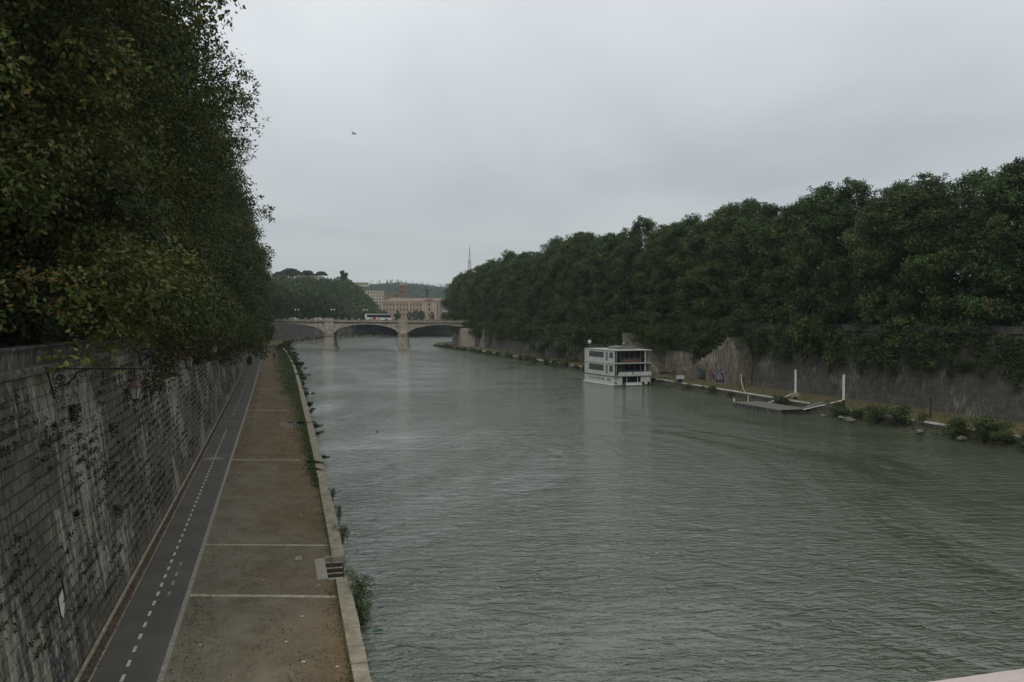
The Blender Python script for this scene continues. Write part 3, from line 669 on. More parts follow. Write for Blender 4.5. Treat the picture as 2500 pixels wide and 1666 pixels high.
# ------------------------------------------------------------------ the far bridge
def build_bridge():
    br = empty('stone_bridge', (40, 400, 0), 'three-arched pale stone bridge spanning the river in the distance', 'bridge')
    T0 = Matrix.Rotation(R(-9.5), 4, 'Z')
    # local frame: x along the deck, y upstream->downstream (depth), origin mid-span
    ax0, ax3 = -50.5, 52.0
    px1, px2 = -16.3, 18.2
    pw = 3.0           # pier half width ~1.5..
    zl = lambda x: 14.2 - (x + 50) * 0.009 + 0.5 * (1 - (x / 52) ** 2)      # parapet top
    def arch(xa, xb, sp, cr, n=28):
        return [(xa + (xb - xa) * i / n, sp + (cr - sp) * (1 - (2 * i / n - 1) ** 2) ** 0.62) for i in range(n + 1)]
    spans = [(ax0 + 0.2, px1 - 2.3, 7.4, 11.75), (px1 + 2.3, px2 - 2.3, 7.4, 11.45), (px2 + 2.3, ax3 - 0.2, 7.2, 11.15)]
    mb = MB(); D = 17.0
    for k, (a, b, s_, c) in enumerate(spans):
        A_ = arch(a, b, s_, c)
        for (x0, z0), (x1, z1) in zip(A_[:-1], A_[1:]):
            t0, t1 = zl(x0) - 1.15, zl(x1) - 1.15
            for yy, fl in ((0, 1), (D, -1)):
                q = [(x0, yy, z0), (x1, yy, z1), (x1, yy, t1), (x0, yy, t0)]; uv = [(p[0], p[2]) for p in q]
                mb.quad(q if fl > 0 else q[::-1], uv if fl > 0 else uv[::-1])
            q = [(x0, 0, z0), (x0, D, z0), (x1, D, z1), (x1, 0, z1)]; mb.quad(q, [(p[1], p[0]) for p in q])
    for xc, h in ((px1, 2.3), (px2, 2.3)):
        z1 = zl(xc) - 1.15
        for yy in (0, D): mb.quad([(xc - h, yy, 7.0), (xc + h, yy, 7.0), (xc + h, yy, z1), (xc - h, yy, z1)])
    for xa, xb_ in ((ax0 - 9, ax0 + .2), (ax3 - .2, ax3 + 9)):
        for yy in (0, D): mb.quad([(xa, yy, 0), (xb_, yy, 0), (xb_, yy, zl(xb_) - 1.15), (xa, yy, zl(xa) - 1.15)])
        mb.quad([(xa if xa > 0 else xb_, 0, 0), (xa if xa > 0 else xb_, D, 0), (xa if xa > 0 else xb_, D, 8), (xa if xa > 0 else xb_, 0, 8)])
    mb.build('spandrel_wall', M['bridge'], br)
    # raised arch rings
    for a, b, s_, c in spans:
        A_ = arch(a, b, s_, c); mb = MB()
        for i in range(len(A_) - 1):
            (x0, z0), (x1, z1) = A_[i], A_[i + 1]
            nx, nz = -(z1 - z0), (x1 - x0); L = math.hypot(nx, nz); nx, nz = nx / L * 0.75, nz / L * 0.75
            q = [(x0, -0.18, z0), (x1, -0.18, z1), (x1 + nx, -0.18, z1 + nz), (x0 + nx, -0.18, z0 + nz)]
            mb.quad(q); mb.quad([(x0, 0, z0 - .003), (x1, 0, z1 - .003), (x1, -0.18, z1), (x0, -0.18, z0)]); mb.quad([q[3], q[2], (q[2][0], 0, q[2][2]), (q[3][0], 0, q[3][2])])
        ar_ = mb.build('arch_ring', M['bridge'], br)
        mb = MB(); xm = (a + b) / 2; mb.box(xm - 0.5, xm + 0.5, -0.42, -0.05, c - 0.1, zl(xm) - 1.3); mb.build('keystone', M['kerb'], ar_)
    # cornice, parapet with posts
    def tb(mb, x0, x1, y0, y1, dz0, dz1):
        c = []
        for x in (x0, x1): c += [[(x, y0, zl(x) + dz0), (x, y1, zl(x) + dz0), (x, y1, zl(x) + dz1), (x, y0, zl(x) + dz1)]]
        a, b = c
        mb.quad(a); mb.quad(b[::-1])
        for i in range(4): j = (i + 1) % 4; mb.quad([a[i], b[i], b[j], a[j]][::-1])
    mb = MB(); tb(mb, ax0 - 9, ax3 + 9, -0.55, 0.3, -1.25, -0.98); tb(mb, ax0 - 9, ax3 + 9, -0.3, 0.1, -1.42, -1.25); mb.build('cornice', M['cap'], br)
    mb = MB(); tb(mb, ax0 - 9, ax3 + 9, -0.3, 0.15, -0.98, -0.18); tb(mb, ax0 - 9, ax3 + 9, D - .15, D + .3, -1.15, -0.18); mb.build('parapet', M['bridge'], br)
    mb = MB(); tb(mb, ax0 - 9, ax3 + 9, -0.42, 0.25, -0.18, 0.0)
    for i in range(33): x = ax0 + 1.6 + i * 3.1; tb(mb, x - .38, x + .38, -0.5, 0.3, -0.98, 0.14)
    mb.build('coping', M['kerb'], br)
    mb = MB(); tb(mb, ax0 - 9, ax3 + 9, 0.05, D, -1.3, -1.1); mb.build('deck', M['asph'], br)
    for xc, h in ((px1, 2.0), (px2, 2.15)):
        mb = MB()
        def frus(x, h0, h1, z0, z1, n0, n1):
            # rounded cut-water pier section
            def ring(hh, nn_, z): return [(x - hh, 0.0 - nn_ * .2, z), (x - hh * .6, -nn_ * .7, z), (x + hh * .6, -nn_ * .7, z), (x + hh, 0.0 - nn_ * .2, z), (x + hh, D + nn_ * .2, z), (x + hh * .6, D + nn_ * .7, z), (x - hh * .6, D + nn_ * .7, z), (x - hh, D + nn_ * .2, z)]
            a = ring(h0, n0, z0); b = ring(h1, n1, z1)
            for i in range(8):
                j = (i + 1) % 8; mb.quad([a[i], a[j], b[j], b[i]], [(a[i][0] + a[i][1], z0), (a[j][0] + a[j][1], z0), (b[j][0] + b[j][1], z1), (b[i][0] + b[i][1], z1)])
            mb.quad(b)
        frus(xc, h + 1.3, h + 1.15, -1, 0.8, 2.2, 2.0); frus(xc, h + 0.55, h + 0.05, 0.8, 6.1, 1.6, 1.1)
        frus(xc, h + 0.5, h + 0.5, 6.1, 6.45, 1.6, 1.6); frus(xc, h + 0.1, h + 0.3, 6.45, 7.5, 1.2, 1.4); frus(xc, h + 0.55, h + 0.0, 7.5, 7.9, 1.5, 0.9)
        mb.build('pier', M['bridge'], br)
        mb = MB(); tb(mb, xc - 2.1, xc - 0.0, -0.62, 0.0, -6.4, -1.42); tb(mb, xc + 0.0, xc + 2.1, -0.62, 0.0, -6.4, -1.42); tb(mb, xc - 2.3, xc + 2.3, -0.8, .2, -1.42, -0.95)
        tb(mb, xc - 2.1, xc + 2.1, -0.7, .2, -0.95, 0.03)
        mb.build('pilaster', M['bridge'], br)
    br.rotation_euler = (0, 0, R(-9.5))
    return br, zl
bridge, bzl = build_bridge()
BT = Matrix.Translation((40, 400, 0)) @ Matrix.Rotation(R(-9.5), 4, 'Z')
def bpt(x, y, z): return BT @ Vector((x, y, z))

# lamps on the bridge: post with two milky globes
def bridge_lamp(loc, label):
    e = empty('street_lamp', loc, label, 'street lamp', 'twin-globe lamps along the far bridge', R(-9.5))
    mb = MB(); mb.lathe(0, 0, [(0.18, 0), (0.16, 0.8), (0.07, 1.0), (0.055, 4.7), (0.09, 4.8), (0, 4.9)], 8); mb.bar((-0.7, 0, 4.7), (0.7, 0, 4.7), 0.06); mb.build('post', M['iron'], e)
    for s in (-1, 1):
        mb = MB(); mb.ball((s * 0.7, 0, 5.1), 0.34, 10); mb.build('globe', M['globe'], e, smooth=True)
    return e
for x, lb in ((-33.3, 'twin-globe lamp on the far bridge left of its left pier'), (-16.3 + 0.2, 'twin-globe lamp on the far bridge above its left pier'), (-0.5, 'twin-globe lamp on the far bridge behind the tail of the coach'), (38.6, 'twin-globe lamp on the far bridge right of its right pier, near the trees')):
    bridge_lamp(bpt(x, 16.2, bzl(x) - 1.0), lb)

def build_bus():
    e = empty('coach', bpt(6.2, 9, bzl(6) - 1.1), 'white coach with dark tinted windows and red rear swoosh crossing the far bridge', 'coach', None, R(-9.5), (1, 1, 0.97))
    mb = MB(); prof = [(-6.3, 0.35), (6.2, 0.35), (6.45, 1.2), (6.1, 2.6), (5.6, 3.35), (-6.2, 3.45), (-6.35, 3.2)]
    mb.prism(prof, 'y', -1.27, 1.27); mb.build('body', M['buswhite'], e)
    for s in (-1, 1):
        mb = MB(); mb.prism([(-5.4, 1.75), (6.2, 1.5), (6.0, 2.6), (5.5, 3.1), (-5.4, 3.1)], 'y', s * 1.27, s * 1.30); mb.build('side_windows', M['glass'], e)
    mb = MB(); mb.prism([(-3.2, 0.6), (-0.6, 0.6), (-1.2, 1.75), (-2.6, 1.75)], 'y', -1.31, -1.275); mb.build('red_panel', M['busred'], e)
    for x in (-4.0, 4.1):
        for s in (-1, 1):
            mb = MB(); mb.lathe(0, 0, [(0, -.14), (0.5, -.14), (0.5, .14), (0, .14)], 18, 0, Matrix.Translation((x, s * 1.16, 0.5)) @ Matrix.Rotation(R(90), 4, 'X')); mb.build('wheel', M['tyre'], e)
    for s in (-1, 1):
        mb = MB(); mb.bar((6.2, s * 1.3, 2.9), (6.7, s * 1.45, 2.5), 0.08, 0.2); mb.build('mirror', M['iron'], e)
build_bus()
def car(x, y, rz, label, m='buswhite'):
    e = empty('car', bpt(x, y, bzl(x) - 1.1), label, 'car', 'cars crossing the far bridge', R(-9.5) + rz)
    mb = MB(); mb.prism([(-2.1, 0.3), (2.1, 0.3), (2.15, 0.75), (1.1, 0.95), (0.5, 1.45), (-1.1, 1.48), (-1.9, 1.0), (-2.15, 0.9)], 'y', -0.86, 0.86); mb.build('body', M[m], e)
    for s in (-1, 1):
        mb = MB(); mb.prism([(0.95, 0.96), (0.45, 1.38), (-1.05, 1.4), (-1.6, 1.0)], 'y', s * 0.865, s * 0.88); mb.build('side_window', M['glass'], e)
        for xx in (-1.3, 1.35):
            mb = MB(); mb.lathe(0, 0, [(0, -.1), (0.31, -.1), (0.31, .1), (0, .1)], 12, 0, Matrix.Translation((xx, s * 0.8, 0.31)) @ Matrix.Rotation(R(90), 4, 'X')); mb.build('wheel', M['tyre'], e)
car(-33, 3.2, 0, 'white car on the far bridge above the left arch'); car(-21.5, 3.2, 0, 'white car on the far bridge just left of the left pier')

# ---- abutment flank and pale pinnacled ramp wall under the right end of the bridge
def ramp_wall(name, y0, y1, x, th, tops, label, mname='pwall', zb=1.2):
    """masonry flank standing against the right embankment, stepped top; tops [(t,z)] along y0->y1"""
    e = empty(name, (x, y0, zb), label, 'stone stair')
    mb = MB(); L = y1 - y0
    pts = []
    for (t0, z0), (t1, z1) in zip(tops[:-1], tops[1:]):
        pts += [(t0, t1, z0)]
    for t0, t1, z in pts:
        ya, yb = L * t0, L * t1; lo_, hi_ = min(ya, yb), max(ya, yb)
        q = [(0, lo_, 0), (0, hi_, 0), (0, hi_, z - zb), (0, lo_, z - zb)]
        mb.quad(q[::-1], [(p[1] + y0, p[2]) for p in q][::-1])
        q = [(0, lo_, z - zb), (0, hi_, z - zb), (th, hi_, z - zb), (th, lo_, z - zb)]; mb.quad(q)
        for yy in (lo_, hi_):
            q = [(0, yy, 0), (th, yy, 0), (th, yy, z - zb), (0, yy, z - zb)]; mb.quad(q, [(p[0], p[2]) for p in q])
    mb.build('flank_wall', M[mname], e)
    return e
def stair_tops(za, zb_, n, rng):
    o = []
    for i in range(n): o.append((i / n, za + (zb_ - za) * (i + .5) / n + rng.uniform(-0.12, 0.12)))
    o.append((1, zb_)); return o
rng = np.random.default_rng(4)
s1 = ramp_wall('river_stair', 201.5, 180, 86.2, 3.0, stair_tops(10.6, 2.2, 24, rng), 'stepped pale stone stair flank behind the houseboat, climbing away from the camera')
s2 = ramp_wall('river_stair', 145, 168, 86.3, 3.2, [(0, 8.2), (.03, 9.0), (.07, 9.6), (.11, 10.1), (.14, 10.5), (.18, 10.0)] + [(.18 + .82 * i / 20, 9.8 - 7.6 * (i / 20) ** .9 + .22 * math.sin(i * 2.7)) for i in range(1, 21)], 'tall pale stone stair flank with graffiti, right of the houseboat')
for e, y0, y1, za, zb_ in ((s1, 0, -21.5, 9.4, 1.6), (s2, 4, 23, 9.0, 1.9)):
    mb = MB(); n = 22
    for i in range(n):
        a, b = y0 + (y1 - y0) * i / n, y0 + (y1 - y0) * (i + 1) / n; z = za + (zb_ - za) * (i + .5) / n - 1.2
        mb.box(0.5, 2.9, min(a, b), max(a, b), -0.1, z)
    mb.build('steps', M['cap'], e)
# stained pale panel of the wall between the two flights
mb = MB(); q = [(88.35, 168, 1.25), (88.35, 181, 1.25), (88.85, 181, 6.6), (88.85, 168, 6.6)]; mb.quad(q[::-1], [(p[1], p[2]) for p in q][::-1])
mb.quad([(88.35, 168, 1.25), (89.4, 168, 1.25), (89.9, 168, 6.6), (88.85, 168, 6.6)]); mb.quad([(88.85, 168, 6.6), (89.9, 168, 6.6), (89.9, 181, 6.6), (88.85, 181, 6.6)])
mb.quad([(88.35, 181, 1.25), (89.4, 181, 1.25), (89.9, 181, 6.6), (88.85, 181, 6.6)])
tag(mb.build('wall_panel', M['pwall']), 'pale stained masonry panel low in the embankment wall between the two stair flights', 'wall panel')
s3 = ramp_wall('river_stair', 352, 362, 86.5, 2.2, [(0, 10.0), (.18, 8.6), (.34, 7.0), (.5, 5.6), (.66, 4.2), (.82, 3.0), (1, 2.0)], 'narrow pale stepped stone flank just right of the far bridge')
# bridge springing block on the right quay
mb = MB(); mb.prism([(380.5, 1.0), (399, 1.0), (399, 9.6), (382, 9.6)], 'x', 84.8, 91.5); o = mb.build('bridge_abutment', M['bridge']); tag(o, 'pale stone abutment block under the right end of the far bridge', 'abutment')
mb = MB(); mb.prism([(388, 1.0), (408, 1.0), (408, 9.6), (388, 9.6)], 'x', -12, -8.2); o = mb.build('bridge_abutment', M['bridge']); tag(o, 'stone abutment where the far bridge meets the left embankment', 'abutment')

# ------------------------------------------------------------------ houseboat
def build_boat():
    e = empty('houseboat', (68.6, 164.0, 0), 'white three-level houseboat with open dark verandas moored at the right quay', 'boat', None, R(5.5), (1.0, 1.0, 0.965))
    W, L = 8.8, 14.5
    b = 'boatwhite'
    # hull with low pontoon skirt
    mb = MB(); mb.prism([(1.1, -0.35), (W - 0.2, -0.35), (W, 0.0), (W, 0.42), (0.0, 0.42), (0.0, 0.15)], 'y', 0.25, L); mb.build('hull', M[b], e)
    mb = MB(); mb.box(-0.03, W + .03, 0.22, L + .03, -0.3, 0.1); mb.build('waterline_band', M['iron'], e)
    mb = MB(); mb.box(-0.28, 0.02, 0.5, L + .4, 0.02, 0.24); mb.build('fender_rail', M['polewhite'], e)
    mb = MB(); mb.box(2.6, 6.4, -0.25, 0.25, 0.05, 0.24); mb.build('swim_platform', M['polewhite'], e)
    # lower deck walls: side, front pieces around the wide dark recess
    mb = MB()
    mb.box(0, 0.14, 0.9, L, 0.42, 1.95); mb.box(W - .14, W, 0.3, L, 0.42, 1.95); mb.box(0, W, L - .14, L, 0.42, 1.95)
    mb.prism([(0.0, 0.9), (1.5, 0.3), (1.5, 0.44), (0.14, 1.0)], 'z', 0.42, 1.95)
    mb.box(1.5, 1.9, 0.3, 0.44, 0.42, 1.95); mb.box(6.35, W, 0.3, 0.44, 0.42, 1.95); mb.box(1.9, 6.35, 0.3, 0.44, 0.42, 0.62)
    mb.build('lower_wall', M[b], e)
    mb = MB(); mb.box(1.8, 6.5, 1.3, 1.4, 0.45, 1.93); mb.build('lower_recess', M['boatdark'], e)  # dark sheet, shade of the recess put into its colour
    for x in (3.0, 5.55): mb = MB(); mb.box(x, x + .09, 0.33, 0.42, 0.62, 1.95); mb.build('mullion', M['boatwhite'], e)
    for i, y in enumerate((1.9, 2.5, 3.1, 5.0, 5.9, 6.8, 7.7, 8.6, 9.6, 10.6, 11.6)):
        mb = MB(); mb.box(-0.02, 0.0, y, y + .32, 0.95, 1.5); mb.build('porthole', M['glass'], e)
    # main deck slab and bulwark band
    mb = MB(); mb.box(-0.12, W + .12, 0.1, L + .1, 1.95, 2.1); mb.build('rubbing_strake', M['boatgrey'], e)
    mb = MB(); mb.prism([(0.75, 2.1), (W, 2.1), (W + .05, 2.95), (1.1, 2.95)], 'y', 0.12, 0.26); mb.box(W - .1, W + .05, .26, 3.0, 2.1, 2.95); mb.build('front_bulwark', M[b], e)
    mb = MB(); mb.lathe(0, 0, [(0, 0), (0.22, 0), (0.22, 0.05), (0, 0.05)], 16, 0, Matrix.Translation((4.35, 0.12, 2.6)) @ Matrix.Rotation(R(90), 4, 'X') @ Matrix.Diagonal((0.7, 1.3, 1, 1))); mb.build('anchor_port', M['boatdark'], e)
    # two saloon storeys
    for k, z0 in enumerate((2.1, 4.95)):
        z1 = z0 + 2.7
        mb = MB()
        # side wall with openings at long window, door strip, small window
        ops = [(1.0, 2.6), (3.3, 4.3), (5.2, 12.3)]
        lo_, hi_ = z0 + (1.0 if k else 0.85), z1 - 0.42
        ylast = 0.35
        for j, (a, c) in enumerate(ops):
            mb.box(0, .12, ylast, a, z0, z1)
            l2 = z0 + 0.35 if j == 1 else lo_
            mb.box(0, .12, a, c, z0, l2); mb.box(0, .12, a, c, hi_, z1); ylast = c
        mb.box(0, .12, ylast, L, z0, z1); mb.box(0, W, L - .12, L, z0, z1); mb.box(W - .12, W, .5, L, z0, z1)
        mb.build('side_wall', M[b], e)
        for j, (a, c) in enumerate(ops):
            l2 = z0 + 0.35 if j == 1 else lo_
            mb = MB(); mb.box(0.05, 0.09, a, c, l2, hi_); mb.build('side_window', M['blind'] if j != 1 else M['boatgrey'], e)
        # recessed glazed front, veranda posts
        mb = MB(); mb.box(0.12, W - .12, 2.3, 2.4, z0, z1); mb.build('glazed_front', M['boatdark'], e)  # near-black panel carries the shade at the back of the veranda
        mb = MB()
        for x in (2.0, 3.3, 4.6, 5.9): mb.box(x, x + .1, 2.18, 2.29, z0, z1)
        mb.build('glazing_bars', M['boatgrey'], e)
        for x in ((0.35, 1.55, 6.3, 7.35)):
            mb = MB(); wd = 0.09 if x not in (0.35, 7.35) else 0.3; mb.box(x, x + wd, 0.35, 0.35 + min(wd, .16), z0, z1); mb.build('veranda_post', M['boatgrey'] if x != 7.35 else M['boatwhite'], e)
        mb = MB(); mb.box(W - .32, W, .3, .5, z0, z1); mb.build('corner_post', M['boatgrey'], e)
        if k: mb = MB(); mb.box(1.75, 6.3, 0.42, 0.46, z0 + .05, z0 + .8); mb.build('balcony_panel', M['orangewood'], e)
        # deck slab above
        mb = MB(); zt = z1
        mb.box(-0.1, W + .1, 0.05, L + .1, zt, zt + 0.15); mb.box(-0.02, W, .2, L, zt - .08, zt); mb.build('deck_slab' if not k else 'roof', M[b], e)
    for z0 in (2.95, 5.75):
        mb = MB(); mb.bar((.45, .3, z0 + .28), (8.4, .3, z0 + .28), .035); mb.bar((.45, .3, z0 + .14), (8.4, .3, z0 + .14), .02)
        for i in range(9): x = .45 + i * .99; mb.bar((x, .3, z0 - .05), (x, .3, z0 + .28), .025)
        mb.build('veranda_rail', M['boatgrey'], e)
    for x in (.5, 2.2, 6.8, 8.2):
        mb = MB(); mb.lathe(0, 0, [(.12, -.09), (.3, -.09), (.3, .09), (.12, .09), (.12, -.09)], 14, 0, Matrix.Translation((x, .02 if x > 1 else .6, .45)) @ Matrix.Rotation(R(90), 4, 'X')); mb.build('fender_tyre', M['tyre'], e)
    zr = 7.8
    mb = MB(); mb.prism([(2.2, zr), (2.4, zr + .62), (4.2, zr + .78), (7.0, zr + .6), (7.2, zr)], 'y', 3.5, 7.5); mb.build('skylight', M['boatgrey'], e)
    mb = MB()
    for i in range(10): y = 1 + i * 1.3; mb.bar((0.1, y, zr), (0.1, y, zr + .75), .035)
    for z in (.4, .75): mb.bar((0.1, 1, zr + z), (0.1, 12.7, zr + z), .03)
    for i in range(6): x = 1 + i * 1.3; mb.bar((x, 12.7, zr), (x, 12.7, zr + .75), .035)
    mb.bar((.1, 12.7, zr + .75), (7.5, 12.7, zr + .75), .03)
    mb.build('roof_railing', M['boatgrey'], e)
    mb = MB(); mb.bar((0.3, 12.6, zr), (0.3, 12.6, zr + 1.3), .06); d_ = mb.build('dish_mast', M['boatgrey'], e)
    mb = MB(); T = Matrix.Translation((0.25, 12.45, zr + 1.5)) @ Matrix.Rotation(R(95), 4, 'X'); mb.lathe(0, 0, [(0.06, 0.12), (0.3, .04), (0.42, -.04), (0.44, -.06), (0, 0.05)], 18, 0, T); mb.build('dish', M['polewhite'], d_)
    return e
boat = build_boat()

for a, b, lb in (((77.2, 165.2, 2.1), (79.4, 158.2, 1.3), 'mooring rope from the front right corner of the houseboat to the quay kerb'), ((77.0, 166.0, 1.9), (79.6, 171, 1.3), 'mooring rope from the right side of the houseboat back to the quay')):
    A_, B_ = Vector(a), Vector(b); mb = MB(); mb.tube([A_.lerp(B_, i / 8) - Vector((0, 0, 1.6 * (i / 8) * (1 - i / 8))) for i in range(9)], .035, 5)
    tag(mb.build('mooring_rope', M['deckwood']), lb, 'rope')
# gangway from boat to quay
g_ = empty('gangway', (76.2, 166, 1.5), 'weathered gangway from the right side of the houseboat to the grassy quay', 'gangway')
mb = MB(); mb.box(0, 5.0, -0.7, 0.7, 0.1, 0.22); mb.build('walkway', M['deckwood'], g_)
for s in (-1, 1):
    mb = MB()
    for i in range(6): mb.bar((i * 1.0, s * .7, .2), (i * 1.0, s * .7, 1.15), .05)
    mb.bar((0, s * .7, 1.15), (5, s * .7, 1.15), .06); mb.bar((0, s * .7, .7), (5, s * .7, .7), .04); mb.build('handrail', M['deckwood'], g_)
u = empty('utility_box', (79.4, 155.6, ZQ), 'small pale box on a stand on the quay edge right of the houseboat', 'box')
mb = MB(); mb.box(-.75, .75, -.35, .35, 0.65, 1.35); mb.build('cabinet', M['boatwhite'], u)
mb = MB(); mb.box(-.35, .35, -.3, .3, 0, .65); mb.build('stand', M['iron'], u)

# ------------------------------------------------------------------ floating pontoon and mooring poles
p_ = empty('pontoon', (73.7, 114.4, 0.14), 'low grey floating pontoon with weathered deck below the two white poles', 'pontoon', None, R(2))
mb = MB(); mb.box(-2.5, 2.5, -6.5, 6.5, 0.42, 0.58); mb.build('deck', M['deckwood'], p_)
for i in range(13):
    y = -6.3 + i * 1.0
    mb = MB(); mb.box(-2.42, 2.42, y, y + .82, -0.25, 0.42); mb.build('float', M['float'], p_)
mb = MB(); mb.bar((-2.3, 6.3, .58), (-2.3, 6.3, 1.15), .16); mb.build('bollard', M['polewhite'], p_)
mb = MB(); mb.bar((0.3, 6.3, .58), (0.3, 6.3, 1.6), .09); mb.build('post', M['polewhite'], p_)
mb = MB(); mb.box(-2.5, 2.5, -6.62, -6.5, 0.3, 0.62); mb.build('edge_board', M['iron'], p_)
def mooring(loc, boom, label, side_block):
    e = empty('mooring_pole', loc, label, 'mooring pole', 'white mooring poles of the pontoon')
    mb = MB(); mb.tube([(0, 0, 0), (0, 0, 2.0 - 1.2 + .2)], 0.16, 10); mb.build('footing', M['iron'], e)
    mb = MB(); mb.box(-.13, .13, -.11, .11, 1.0, 4.75); mb.box(-.03, .03, -.14, -.11, 1.0, 4.75); mb.build('pole', M['polewhite'], e)
    mb = MB(); mb.bar((0, 0, 1.0), tuple(Vector(boom) - Vector(loc)), .12); mb.build('boom', M['polewhite'], e)
    if side_block: mb = MB(); mb.box(-.8, .45, -.4, .4, 0.45, 0.95); mb.build('concrete_block', M['slab'], e)
    return e
mooring((80.6, 117.8, ZQ), (76.0, 118.6, .62), 'left of two tall white poles on the right quay, boom to the far pontoon end', True)
mooring((80.4, 105.6, ZQ), (74.9, 108.0, .62), 'right of two tall white poles on the right quay, boom to the near pontoon end', False)
gg = empty('gangway', (76.2, 109.5, .6), 'narrow sloping gangway between the pontoon and the grassy quay', 'gangway')
mb = MB(); T = Matrix.Rotation(R(-14), 4, 'Y'); mb.box(0, 3.6, -.5, .5, 0, .12, 0, T); mb.build('walkway', M['deckwood'], gg)
for s in (-.5, .5):
    for i in range(2): mb = MB(); mb.bar((i * .9 + .1, s, .1), (i * .9 + .1, s, 1.5), .05); mb.build('post', M['float'], gg)
mb = MB(); mb.tube([(77.4, 129.0, 4.6), (77.35, 128.7, 3.2), (77.55, 128.4, 2.0), (77.9, 128.2, 1.3)], 0.055, 6)
tag(mb.build('thin_pole', M['polewhite']), 'thin bent whitish pole at the left end of the pontoon by the graffiti', 'pole')
mb = MB(); mb.tube([(82, 90.3, 1.1), (82, 90.3, 3.85)], [0.15, 0.13], 8); tag(mb.build('wooden_post', M['darkbark']), 'dark wooden post standing alone on the right quay, right of the pontoon', 'post')

# rocks by the pontoon
rng = np.random.default_rng(33)
def rock(x, y, z, s, label, grp='rocks along the right bank'):
    bm = bmesh.new(); bmesh.ops.create_icosphere(bm, subdivisions=2, radius=s)
    for v in bm.verts: v.co = Vector((v.co.x * 1.25, v.co.y, v.co.z * .6)) * (1 + rng.uniform(-.16, .16))
    me = bpy.data.meshes.new('rock'); bm.to_mesh(me); bm.free(); me.materials.append(M['rock'])
    o = bpy.data.objects.new('rock', me); col.objects.link(o); o.location = (x, y, z); o.rotation_euler = (0, 0, rng.uniform(0, 6)); tag(o, label, 'rock', grp)
for x, y, s, lb in ((76.2, 100.6, .45, 'pale boulder on the right bank just right of the pontoon, left of a cluster'), (75.9, 98.7, .6, 'largest pale boulder of the cluster right of the pontoon'), (75.6, 97.3, .42, 'small pale boulder at the water right of the largest one'), (75.4, 103.4, .35, 'small rock half in the water beside the near end of the pontoon'), (76.2, 85.6, .45, 'lone pale rock below the big double bush on the right bank'), (76.4, 79.3, .55, 'pale rock at the foot of the bushes near the right edge of the photo')): rock(x, y, .3, s, lb)

# ------------------------------------------------------------------ wall lanterns on scrolled brackets
def lantern(Y, label):
    x = xw(Y) - 1.42
    e = empty('wall_lantern', (x, Y, 12.3), label, 'street lamp', 'iron bracket lanterns on the left embankment wall')
    mb = MB(); mb.bar((-.1, 0, 0), (3.35, 0, -.05), .055); mb.ball((3.42, 0, -.05), .06, 8); mb.bar((0.03, 0, .1), (0.33, 0, -1.15), .06)
    def spiral(cx, cz, r0, turns, a0, sgn=1, r=0.022):
        n = 34; mb.tube([(cx + r0 * (1 - i / n * .85) * math.cos(a0 + sgn * i / n * turns * 2 * math.pi), 0, cz + r0 * (1 - i / n * .85) * math.sin(a0 + sgn * i / n * turns * 2 * math.pi)) for i in range(n + 1)], r, 5)
    spiral(.52, -.38, .30, 1.6, 1.2); spiral(.52, -.38, .16, 1.2, 4, -1); spiral(.30, -.86, .17, 1.4, 0.4); spiral(1.30, -.2, .13, 1.3, 3.5); spiral(.95, -.3, .12, 1.2, 0, -1)
    mb.tube([(.45, 0, -.70), (.75, 0, -.58), (.98, 0, -.38), (1.12, 0, -.16), (1.3, 0, -.07), (1.5, 0, -.05)], .03, 6)
    mb.build('bracket', M['iron'], e)
    c = 3.12
    mb = MB(); mb.tube([(c, 0, -.06), (c, 0, -.42)], .03, 6)
    for a in range(4):
        an = a * math.pi / 2 + .4
        mb.tube([(c + .10 * math.cos(an), .10 * math.sin(an), -.28), (c + .24 * math.cos(an), .24 * math.sin(an), -.36), (c + .2 * math.cos(an), .2 * math.sin(an), -.46), (c + .08 * math.cos(an), .08 * math.sin(an), -.5)], .018, 5)
    mb.build('hanger', M['iron'], e)
    mb = MB(); mb.lathe(c, 0, [(.03, -.42), (.10, -.5), (.12, -.56), (.27, -.72), (.285, -.76), (.27, -.78), (0, -.78)], 6); mb.build('cap', M['rust'], e)
    mb = MB(); mb.lathe(c, 0, [(.235, -.78), (.15, -1.22), (0, -1.22)], 6); gl_ = mb.build('glass', M['lampglass'], e)
    mb = MB()
    for k in range(6):
        a = k * math.pi / 3; mb.tube([(c + .245 * math.cos(a), .245 * math.sin(a), -.78), (c + .16 * math.cos(a), .16 * math.sin(a), -1.23)], .013, 5)
    mb.lathe(c, 0, [(.165, -1.21), (.165, -1.25), (.05, -1.30), (0, -1.36)], 6); mb.build('frame', M['iron'], gl_)
lantern(35.3, 'nearest iron lantern on its scrolled bracket, high on the left embankment wall')
lantern(57.2, 'second iron lantern on the left embankment wall, half behind hanging brown leaves')
lantern(81.5, 'third iron lantern on the left embankment wall, at the edge of the foliage')
lantern(104, 'fourth iron lantern on the left embankment wall, mostly lost in foliage')

